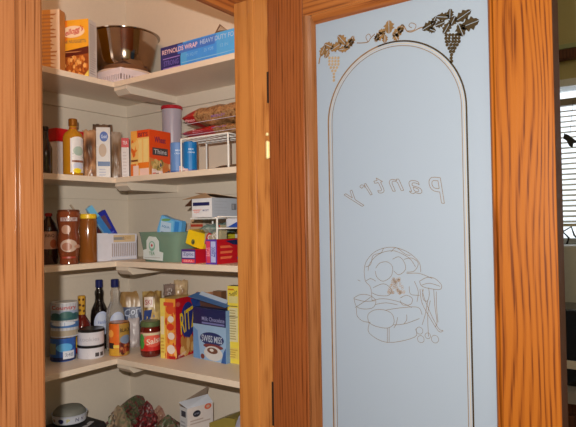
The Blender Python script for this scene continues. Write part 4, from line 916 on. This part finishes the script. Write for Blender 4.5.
    r, W, H = B2('noodle_bag', 'tan bag with a blue and white printed middle behind the soup can', 134, None, 1.845, 26, 291.5, [(125, 90, 52), (165, 125, 75), (140, 100, 58)], D=.05, seed=11, py=335,
       prints=[('r', .05, .32, .95, .70, (70, 78, 105)), ('t', 'Corn', .5, .62, .7, .14, (175, 180, 195), 8), ('dots', .08, .34, .92, .56, [(35, 45, 80), (170, 175, 190), (60, 70, 110)], 30, .05), ('r', .05, .05, .45, .32, (190, 100, 45)), ('dots', .5, .05, .95, .3, [(60, 55, 50), (110, 80, 55)], 14, .06)])
    B2('pasta_bag', 'golden pasta bag with a small red print behind the salsa jar', 152.5, 1.485, None, 19, 291, [(185, 140, 60), (215, 180, 110), (120, 85, 40), (200, 160, 90)], D=.05, seed=15, py=335,
       prints=[('r', .1, .72, .55, .9, (215, 190, 170)), ('t', 'SKI', .32, .81, .34, .09, (160, 40, 50)), ('p', [(.05, .4), (.4, .5), (.5, .68), (.1, .66)], (45, 65, 120)), ('dots', .1, .35, .6, .6, [(60, 80, 130), (190, 195, 205)], 14, .05)])
    B2('small_bag', 'crumpled clear bag with pale contents between the orange can and the salsa jar', 134, None, 1.755, 12, 318, [(165, 150, 145), (195, 180, 175), (140, 120, 110)], D=.035, seed=19, py=350)
    # salsa jar
    r, R, H = round_thing('salsa_jar', 'jar of dark red salsa with a green lid and bright label', 'jar', 150.8, 357.5, z, 20, 320.5)
    L_('jar_body', [(R*.86, 0), (R*.98, .006), (R, .014), (R, H*.74), (R*.92, H*.82), (R*.88, H*.86)], bottle_liquid((92, 24, 16), .08), r, 40); L_('lid', cyl_prof(R*.97, H*.84, H, .003), col((95, 110, 70), .3, metal=.3), r, 40)
    printed(r, 'jar_label', cylmap(R*1.005, H*.18, H*.70, 150), [('r', .0, 0, 1, 1, (195, 130, 110)), ('r', .0, .0, 1, .38, (190, 35, 30)), ('e', .13, .5, .14, .42, (60, 140, 50)), ('e', .6, .55, .36, .34, (215, 90, 70)), ('t', 'Salsa', .62, .55, .6, .30, (225, 205, 180), 14, .3), ('r', .2, .85, .95, .97, (205, 190, 150))])
    # red cracker box
    ang = 84
    M = place(176, 359.5, z=z)
    WF = (225, 205, 190)
    r, W, D, H = carton('round_cracker_box', 'red cracker box with large yellow lettering and a flowery orange spine', 'cracker box', M, z, 100, 160.5, 195, 299, [(226, 150, 60), (186, 22, 34), (214, 175, 95)], yref=330, D=.116,
        front=[('r', 0, 0, 1, 1, (226, 148, 55)), ('r', 0, 0, .32, 1, (226, 196, 90)), ('dots', .34, .0, 1, 1, [(215, 105, 40), (235, 175, 95), (200, 70, 35)], 26, .08), ('e', .66, .82, .28, .08, (210, 80, 40)), ('e', .70, .66, .2, .055, WF), ('e', .66, .53, .24, .06, (205, 60, 35)), ('e', .72, .38, .22, .06, WF), ('e', .70, .16, .26, .075, WF), ('r', .05, .40, .26, .70, (225, 205, 165)), ('lines', .05, .08, .28, .36, (200, 150, 60), 5), ('r', .55, 0, 1, .05, (170, 25, 30)), ('r', .25, .88, .9, .94, (205, 70, 50))],
        side=[('r', 0, 0, 1, 1, (186, 20, 34)), ('e', .62, .60, .37, .31, (40, 50, 120)), ('t', 'RITZ', .62, .61, .78, .36, (232, 190, 40), 8), ('p', [(.0, 0), (.5, 0), (.0, .12)], (150, 15, 25)), ('dots', .25, .10, .95, .26, [(205, 150, 80), (190, 125, 60), (220, 170, 105)], 14, .11), ('t', 'crackers', .3, .06, .4, .05, (225, 190, 180), 6), ('e', .12, .90, .1, .04, (205, 90, 70))])
    zrb = z+H+.001
    # cocoa box with open top
    a = place(193.5, 357, z=z); b_ = place(226.5, 364, z=z)
    r, W, D, H = carton('cocoa_box', 'blue cocoa mix box with a cup picture and an open lid', 'box', b_, z, math.degrees(math.atan2(a.y-b_.y, a.x-b_.x)), 193.5, 231, 311, [(140, 175, 205), (110, 140, 175), (50, 60, 100)], yref=340, D=.036,
        front=[('r', 0, 0, 1, 1, (150, 180, 208)), ('r', 0, .68, 1, 1, (34, 38, 84)), ('t', 'Milk Chocolate', .62, .80, .68, .08, (150, 150, 190)), ('r', .28, .70, .96, .735, (120, 120, 170)), ('p', [(0, .0), (.22, .0), (.14, .55), (0, .62)], (105, 150, 195)), ('e', .58, .42, .36, .13, (34, 48, 100)), ('t', 'SWISS MISS', .58, .42, .62, .13, (205, 215, 230)), ('e', .62, .28, .3, .05, (120, 55, 55)), ('e', .62, .15, .28, .14, (205, 200, 195)), ('e', .60, .20, .16, .06, (110, 70, 55)), ('e', .58, .21, .06, .03, (215, 205, 195)), ('p', [(.86, .0), (1, 0), (1, .3), (.93, .2)], (50, 90, 150)), ('e', .30, .06, .06, .05, (120, 60, 50))])
    V = Vector
    def flap(name, pts, m_, par=r):
        bm = B(); n = ((pts[1]-pts[0]).cross(pts[-1]-pts[0])).normalized()*.0014
        a_ = [bm.verts.new(p) for p in pts]; b2 = [bm.verts.new(p+n) for p in pts]; k = len(pts)
        bm.faces.new(a_[::-1]); bm.faces.new(b2)
        for i in range(k): bm.faces.new((a_[i], a_[(i+1) % k], b2[(i+1) % k], b2[i]))
        link(name, bm, m_, par)
    flap('box_flap', [V((-W/2-.012, D/2, H+.048)), V((W/2, D/2, H+.020)), V((W/2+.002, -D/2-.004, H+.012)), V((-W/2-.020, -D/2-.006, H+.036))], col((70, 115, 170), .3))
    flap('box_flap', [V((-W/2+.010, D/2-.004, H+.052)), V((W/2-.02, D/2-.004, H+.030)), V((W/2-.02, D/2-.016, H+.020)), V((-W/2+.010, D/2-.016, H+.042))], col((190, 200, 212), .3))
    flap('box_flap', [V((-W/2, D/2-.002, H)), V((W/2, D/2-.002, H)), V((W/2, D/2-.002, H+.016)), V((-W/2-.006, D/2-.002, H+.044))], col((95, 62, 50), .5))  # added dark brown sheet stands in for the dark gap under the lid
    flap('box_flap', [V((-W/2, -D/2, H)), V((-W/2, D/2, H)), V((-W/2-.008, D/2, H+.030)), V((-W/2-.014, -D/2, H+.026))], col((35, 55, 110), .3))
    # yellow box at the jamb
    M = place(226.8, 361.5, z=z)+Vector((.012, -.006, 0))
    M = place(241.5, 364.5, z=z)
    r, W, D, H = carton('sugar_box', 'tall yellow box with pale text panels beside the right jamb', 'box', M, z, 94, 228, 252, 286.5, [(226, 196, 60), (215, 180, 50), (120, 95, 40)], yref=325, D=.035,
        front=[('r', 0, 0, 1, 1, (228, 200, 70)), ('t', 'Domino', .42, .90, .66, .075, (95, 80, 60), 6, .3), ('r', .05, .945, .5, .965, (200, 120, 40)), ('r', .12, .28, .78, .72, (214, 200, 150)), ('lines', .16, .30, .74, .70, (170, 150, 100), 12), ('r', .10, .78, .8, .87, (214, 198, 130)), ('r', .15, .06, .8, .20, (220, 190, 90)), ('lines', .16, .07, .76, .19, (190, 150, 60), 4), ('r', .12, .735, .78, .745, (90, 80, 60)), ('r', .12, .60, .78, .608, (90, 80, 60))])
    # bags behind the crackers on top
    for nm, lab, px, X_, wd, top_, cs, sd, zz_ in (('nut_bag', 'grey brown tied bag on top of the red cracker box', 169.5, 1.440, 12, 284, [(100, 80, 72), (135, 112, 100), (85, 65, 56)], 21, zrb), ('peaked_bag', 'clear peaked bag of nuts on top of the red cracker box', 181, 1.475, 14, 280, [(150, 120, 100), (185, 155, 115), (125, 88, 60)], 23, zrb),
                                    ('kraft_bag', 'brown bag behind the blue cocoa box', 206, 1.512, 20, 292, [(140, 88, 52), (175, 120, 75), (120, 70, 45)], 27, z)):
        upright_bag(nm, lab, px, X_, None, wd, top_, cs, D=.03, seed=sd, py=300, zz=zz_)
    M = place(222, 335, X=1.497)
    carton('kraft_carton', 'plain brown carton behind the cocoa box and yellow box', 'box', M, z, 92, 213, 226, 291.5, [(130, 88, 60), (110, 75, 50)], yref=300, D=.028)
CLEARB, _nt, _b = newmat('clear_bottle'); _b.inputs['Base Color'].default_value = (.85, .82, .78, 1); _b.inputs['Roughness'].default_value = .06; _b.inputs['Transmission Weight'].default_value = .75; _b.inputs['IOR'].default_value = 1.25
fourth_shelf()
# ---------------------------------------------------------- lowest shelf in view
def lowest_shelf():
    z = T5
    P = place(72, 421, Y=1.80); zb = P.z
    r = thing('dark_cloth_bag', 'black folded cloth bag under the white dish on the lowest shelf', 'bag', (P.x+.03, 1.79, z))
    H = zb-z
    bm = B(); box(bm, -.12, .06, -.075, .075, 0, H-.002, bev=.02)
    for v in bm.verts: v.co.z *= (1 if v.co.x < .0 else 1-.9*v.co.x)
    link('bag_body', bm, col((22, 20, 24), .7), r, smooth=True)
    R = 31/2*depth(P)/FPX*1.12; Hh = .030
    r = thing('striped_bowl', 'white dish with coloured round marks and a grey lid, standing on the black bag', 'bowl', (P.x-.006, 1.805, zb+.003), math.atan2(P.y, P.x)-math.pi/2)
    L_('dish_body', [(R*.86, 0), (R*.9, .002), (R*.97, Hh*.9), (R, Hh), (R*.96, Hh), (R*.9, Hh*.8), (R*.84, .006), (.001, .005)], col((195, 195, 200), .3), r, 48)
    printed(r, 'dish_print', lambda u, v, d: Vector(((R*(.9+.07*v)+d)*math.sin((u-.5)*2.6), -(R*(.9+.07*v)+d)*math.cos((u-.5)*2.6), .002+v*Hh*.9)), [('e', .10, .45, .04, .2, (110, 40, 50)), ('e', .30, .45, .065, .30, (25, 30, 80)), ('t', 'P', .47, .48, .07, .45, (190, 175, 60)), ('t', 'N', .67, .5, .08, .45, (60, 60, 100)), ('t', 'N', .80, .52, .06, .4, (90, 60, 100)), ('r', .02, .93, .98, .99, (160, 165, 180))])
    L_('dish_lid', [(R*.90, Hh*.85), (R*.88, Hh*1.2), (R*.7, Hh*1.6), (R*.3, Hh*1.75), (.001, Hh*1.75)], col((112, 110, 100), .6), r, 40)
    P = place(92, 424, Y=1.715)
    r = thing('paper_slip', 'white paper strip on the black cloth bag', 'paper', (P.x-.005, P.y+.018, zb-.006), .5)
    bm = B(); box(bm, -.034, .034, -.008, .008, 0, .0015); link('sheet', bm, col((165, 160, 160)), r)
    MC = mottled('net_sack', [(50, 38, 36), (105, 38, 34), (75, 68, 52), (62, 80, 48), (120, 92, 74), (70, 50, 42)], 55, .45, 4)
    MR = mottled('net_red', [(80, 22, 24), (120, 26, 30), (60, 20, 22), (105, 60, 52)], 60, .35)
    MG = mottled('net_green', [(60, 90, 50), (110, 105, 80), (140, 115, 90), (55, 50, 45)], 50, .45)
    MT = mottled('net_tan', [(160, 120, 95), (130, 85, 70), (185, 145, 120)], 40, .5)
    r = thing('low_carton', 'low brown carton carrying the pile of bags on the lowest shelf', 'box', (1.430, 1.765, z)); hc = .035
    bm = B(); box(bm, -.16, .083, -.10, .105, 0, hc); link('carton', bm, col((92, 70, 58), .6), r)
    zc = z+hc+.001
    def heap(nm, lab, px, Y_, L, W, top, m_, sd, rot, zz=zc, peak=.0):
        P = place(px, 415, Y=Y_); rt = thing(nm, lab, 'bag', (P.x, Y_, zz), rot); H = hgt(P, zz, top)
        bm = B(); g = []; nu, nv = 20, 14
        for j in range(nv+1):
            v = j/nv; sc = (1-v**1.25)**.8+.02 if v < 1 else .02; ring = []
            for i in range(nu*2):
                t = math.pi*i/nu; ce, se = math.cos(t), math.sin(t)
                n = 1+.45*noise.noise(Vector((ce*1.9+sd, se*1.9, v*3.0)))+.30*noise.noise(Vector((ce*4+sd, se*4, v*7)))
                ring.append(bm.verts.new((L/2*sc*n*math.copysign(abs(ce)**.7, ce)+peak*v*L, W/2*sc*n*math.copysign(abs(se)**.7, se), v*H)))
            if g:
                for i in range(nu*2): bm.faces.new((g[-1][i], g[-1][(i+1) % (nu*2)], ring[(i+1) % (nu*2)], ring[i]))
            g.append(ring)
        bm.faces.new(g[0]); bm.faces.new(g[-1]); link('bag_body', bm, m_, rt)
    heap('mesh_sack', 'lumpy brown and green sack, tallest of the pile on the lowest shelf', 134, 1.815, .24, .12, 396, MC, 41, 0.1, peak=.04)
    heap('candy_bag', 'glossy red bag leaning on the front of the lumpy sack', 147, 1.705, .08, .055, 400.5, MR, 44, -.3)
    heap('herb_bag', 'green and tan packet at the left front of the lumpy sack', 118, 1.712, .13, .06, 405, MG, 47, .2)
    heap('mulch_bag', 'tan bag at the right of the glossy red bag', 160, 1.705, .07, .06, 405, MT, 49, -.4, peak=-.06)
    heap('crumpled_bag', 'crumpled brown and red bag at the right end of the pile, beside the white carton', 168, 1.60, .13, .09, 414.5, MC, 52, -.6, zz=z)
    # opened white carton with round marks
    M = place(187.5, 430, X=1.335)
    r, W, D, H = carton('cookie_carton', 'opened white carton with a black and an orange round mark on the lowest shelf', 'box', M, z, 78, 180, 213, 409, [(190, 188, 188), (198, 186, 178), (120, 100, 85)], yref=415, D=None,
        front=[('r', .2, .84, .8, .94, (60, 60, 70)), ('lines', .1, .6, .9, .78, (150, 150, 155), 3)],
        side=[('r', 0, 0, 1, 1, (202, 188, 180)), ('e', .36, .88, .15, .055, (32, 32, 44)), ('e', .80, .955, .14, .048, (200, 90, 60)), ('e', .80, .955, .07, .026, (190, 150, 130)), ('t', 'oreo', .36, .88, .2, .03, (130, 130, 140)), ('lines', .1, .7, .9, .8, (170, 150, 140), 2)])
    V = Vector
    for pts, m_ in (([V((W/2, -D/2, H)), V((W/2, D/2, H)), V((W/2-.03, D/2, H+.020)), V((W/2-.045, -D/2-.004, H+.012))], col((200, 200, 205), .35)), ([V((-W/2, -D/2, H)), V((-W/2, D/2, H)), V((-W/2-.004, D/2+.016, H+.042)), V((-W/2-.004, -D/2+.0, H+.006))], col((125, 105, 88), .6))):
        bm = B(); n = ((pts[1]-pts[0]).cross(pts[-1]-pts[0])).normalized()*.0014
        p1 = [bm.verts.new(p) for p in pts]; p2 = [bm.verts.new(p+n) for p in pts]
        bm.faces.new(p1[::-1]); bm.faces.new(p2)
        for i in range(4): bm.faces.new((p1[i], p1[(i+1) % 4], p2[(i+1) % 4], p2[i]))
        link('box_flap', bm, m_, r)
    # yellow packet and grey pouch by the jamb
    P = place(226, 424, X=1.36)
    r = thing('yellow_packet', 'olive yellow packet lying tilted at the lower right of the pantry', 'packet', (1.40, P.y, z), -math.pi/2)
    bm = B(); hh = hgt((1.36, P.y), z, 416)
    prism(bm, [(-.062, 0), (.045, 0), (.045, hh+.002), (.005, hh-.002), (-.062, hh-.030)], lambda p, q: V((p, -.05, q)), lambda p, q: V((p, .045, q+.0))); link('packet_body', bm, col((140, 122, 55), .4), r)
    P = place(238, 424, X=1.33); r = thing('grey_pouch', 'pale grey pouch beside the right jamb at the bottom of the pantry', 'pouch', (1.345, P.y-.012, z), -math.pi/2)
    bm = B(); hh = hgt((1.33, P.y), z, 417); bag(bm, .055, .07, hh*1.0, seed=61, rough=.12); link('pouch_body', bm, col((150, 145, 155), .35), r, smooth=True)
lowest_shelf()
# ------------------------------------------------------------------ past the door: window blinds, hanging ornament, counter things
def beyond():
    wx = 2.6; y0, y1 = -.75, .745
    r = thing('window_blind', 'white slatted blind half raised over the kitchen window past the door edge', 'blind', (wx-.03, 0, 1.42))
    SL = col((214, 210, 190), .45, K=(1, 1, 1)); zt_ = 1.925
    for m_ in (SL,): pass
    bm = B(); z = 1.44; k = 0
    while z < zt_-.02:
        prism(bm, [(-.010, -.0045), (.010, .0035), (.010, .0045), (-.010, -.0035)], lambda a, b, z=z: Vector((a, y0+.01, z-1.42+b)), lambda a, b, z=z: Vector((a, y1-.005, z-1.42+b))); z += .0215
    link('slats', bm, SL, r)
    bm = B(); box(bm, -.014, .014, y0+.01, y1-.005, zt_-1.42-.012, zt_-1.42+.016); link('head_rail', bm, col((130, 120, 105), .4, K=(1, 1, 1)), r)
    bm = B(); box(bm, -.012, .012, y0+.01, y1-.005, 0, .012); link('bottom_rail', bm, SL, r)
    a = pl(572, 54, 0, wx-.01)
    r = thing('curtain_rod', 'dark wooden curtain rod above the kitchen window', 'curtain rod', (wx-.03, 0, a.z))
    bm = B(); box(bm, -.012, .0295, y0-.1, .80, -.024, .018, bev=.006); link('rod', bm, OAK_E, r)
    bm = B(); box(bm, .0, .0295, y0-.1, .80, .022, .040); link('picture_rail', bm, col((150, 160, 120), .5, K=(1, 1, 1)), r)
    # dark bird ornament hanging before the blind
    c = pl(570, 140, 0, wx-.14)
    r = thing('bird_ornament', 'small black bird ornament hanging in front of the blind', 'ornament', (c.x, c.y, c.z))
    bm = B(); prism(bm, [(.020, .028), (.004, .020), (-.010, .006), (-.030, -.012), (-.012, -.014), (-.008, -.032), (.004, -.022), (.012, -.002), (.024, .008)], lambda a, b: Vector((-.002, a, b)), lambda a, b: Vector((.002, a, b)))
    link('bird', bm, col(BLK, .5), r)
    bm = B(); tube(bm, [(0, 0, .02), (.095, 0, 1.93-c.z)], .0006, 5); link('thread', bm, col(BLK), r)
    # black scroll sign, jars and appliance on the counter
    r = thing('scroll_sign', 'black iron word sign standing on the window sill', 'sign', (wx-.035, .64, 1.344))
    bm = B()
    for k in range(6):
        yy = .03-k*.06
        tube(bm, [(0, yy, .0), (0, yy-.01, .03), (0, yy+.012, .055), (0, yy-.02, .075), (0, yy-.03, .04), (0, yy-.05, .02)], .004, 6)
    box(bm, -.004, .004, -.33, .06, 0, .006); link('scrollwork', bm, col(BLK, .5), r)
    bm = B(); box(bm, 1.95, 2.598, -1.6, .832, .88, .915)
    r = link('countertop', bm, col((150, 140, 130), .3)); tag(r, 'pale worktop under the kitchen window', 'worktop')
    r = thing('base_cabinet', 'dark wooden base cabinet under the pale worktop', 'cabinet', (2.28, -.4, 0))
    bm = B(); box(bm, -.30, .318, -1.18, 1.23, .0, .879); link('body', bm, OAK_E, r)
    for k in range(4):
        bm = B(); box(bm, -.318, -.3005, -1.15+.6*k, -.60+.6*k, .10, .84, bev=.004); d = link('door', bm, OAK_E, r)
        bm = B(); tube(bm, [(-.3305, -.65+.6*k, .62), (-.3305, -.65+.6*k, .74)], .005); link('handle', bm, STEEL, d)
    p = pl(571, 345, 0, 2.1)
    r = thing('coffee_maker', 'black appliance with a pale strip on the worktop past the door edge', 'appliance', (2.12, p.y, .915))
    bm = B(); t = pl(571, 310, 0, 2.02).z-.915
    box(bm, -.10, .10, -.10, .10, 0, max(.1, t), bev=.012); link('housing', bm, col((20, 18, 18), .2), r)
    zz = pl(571, 365, 0, 2.02).z-.915
    bm = B(); box(bm, -.104, -.099, -.085, .085, max(.01, zz-.012), zz+.014); link('front_strip', bm, col((205, 200, 190), .3, K=(.8, .8, .8)), r)
    p = pl(571, 270, 0, 2.45)
    r = thing('white_canister', 'grey white canister on the worktop behind the black appliance', 'canister', (2.45, p.y, .916))
    bm = B(); lathe(bm, cyl_prof(.085, 0, pl(571, 245, 0, 2.45).z-.916, .006), 32); link('canister_body', bm, col((170, 172, 170), .3, K=(.8, .8, .8)), r, smooth=True)
beyond()

# ------------------------------------------------------------------ groups for repeats
for base, ph in (('bean_bag', 'bean bags on the wire rack'), ('snack_bag', 'snack bags on the second shelf'), ('drink_mix_can', 'blue cans on the second shelf'), ('vanilla_bottle', 'flavouring bottles with blue caps'),
                 ('round_tin', 'stacked round tins'), ('wire_rack', 'white wire racks'), ('paper_slip', 'loose paper slips')):
    for o in bpy.data.objects:
        if o.parent is None and o.name.split('.')[0] == base: o['group'] = ph
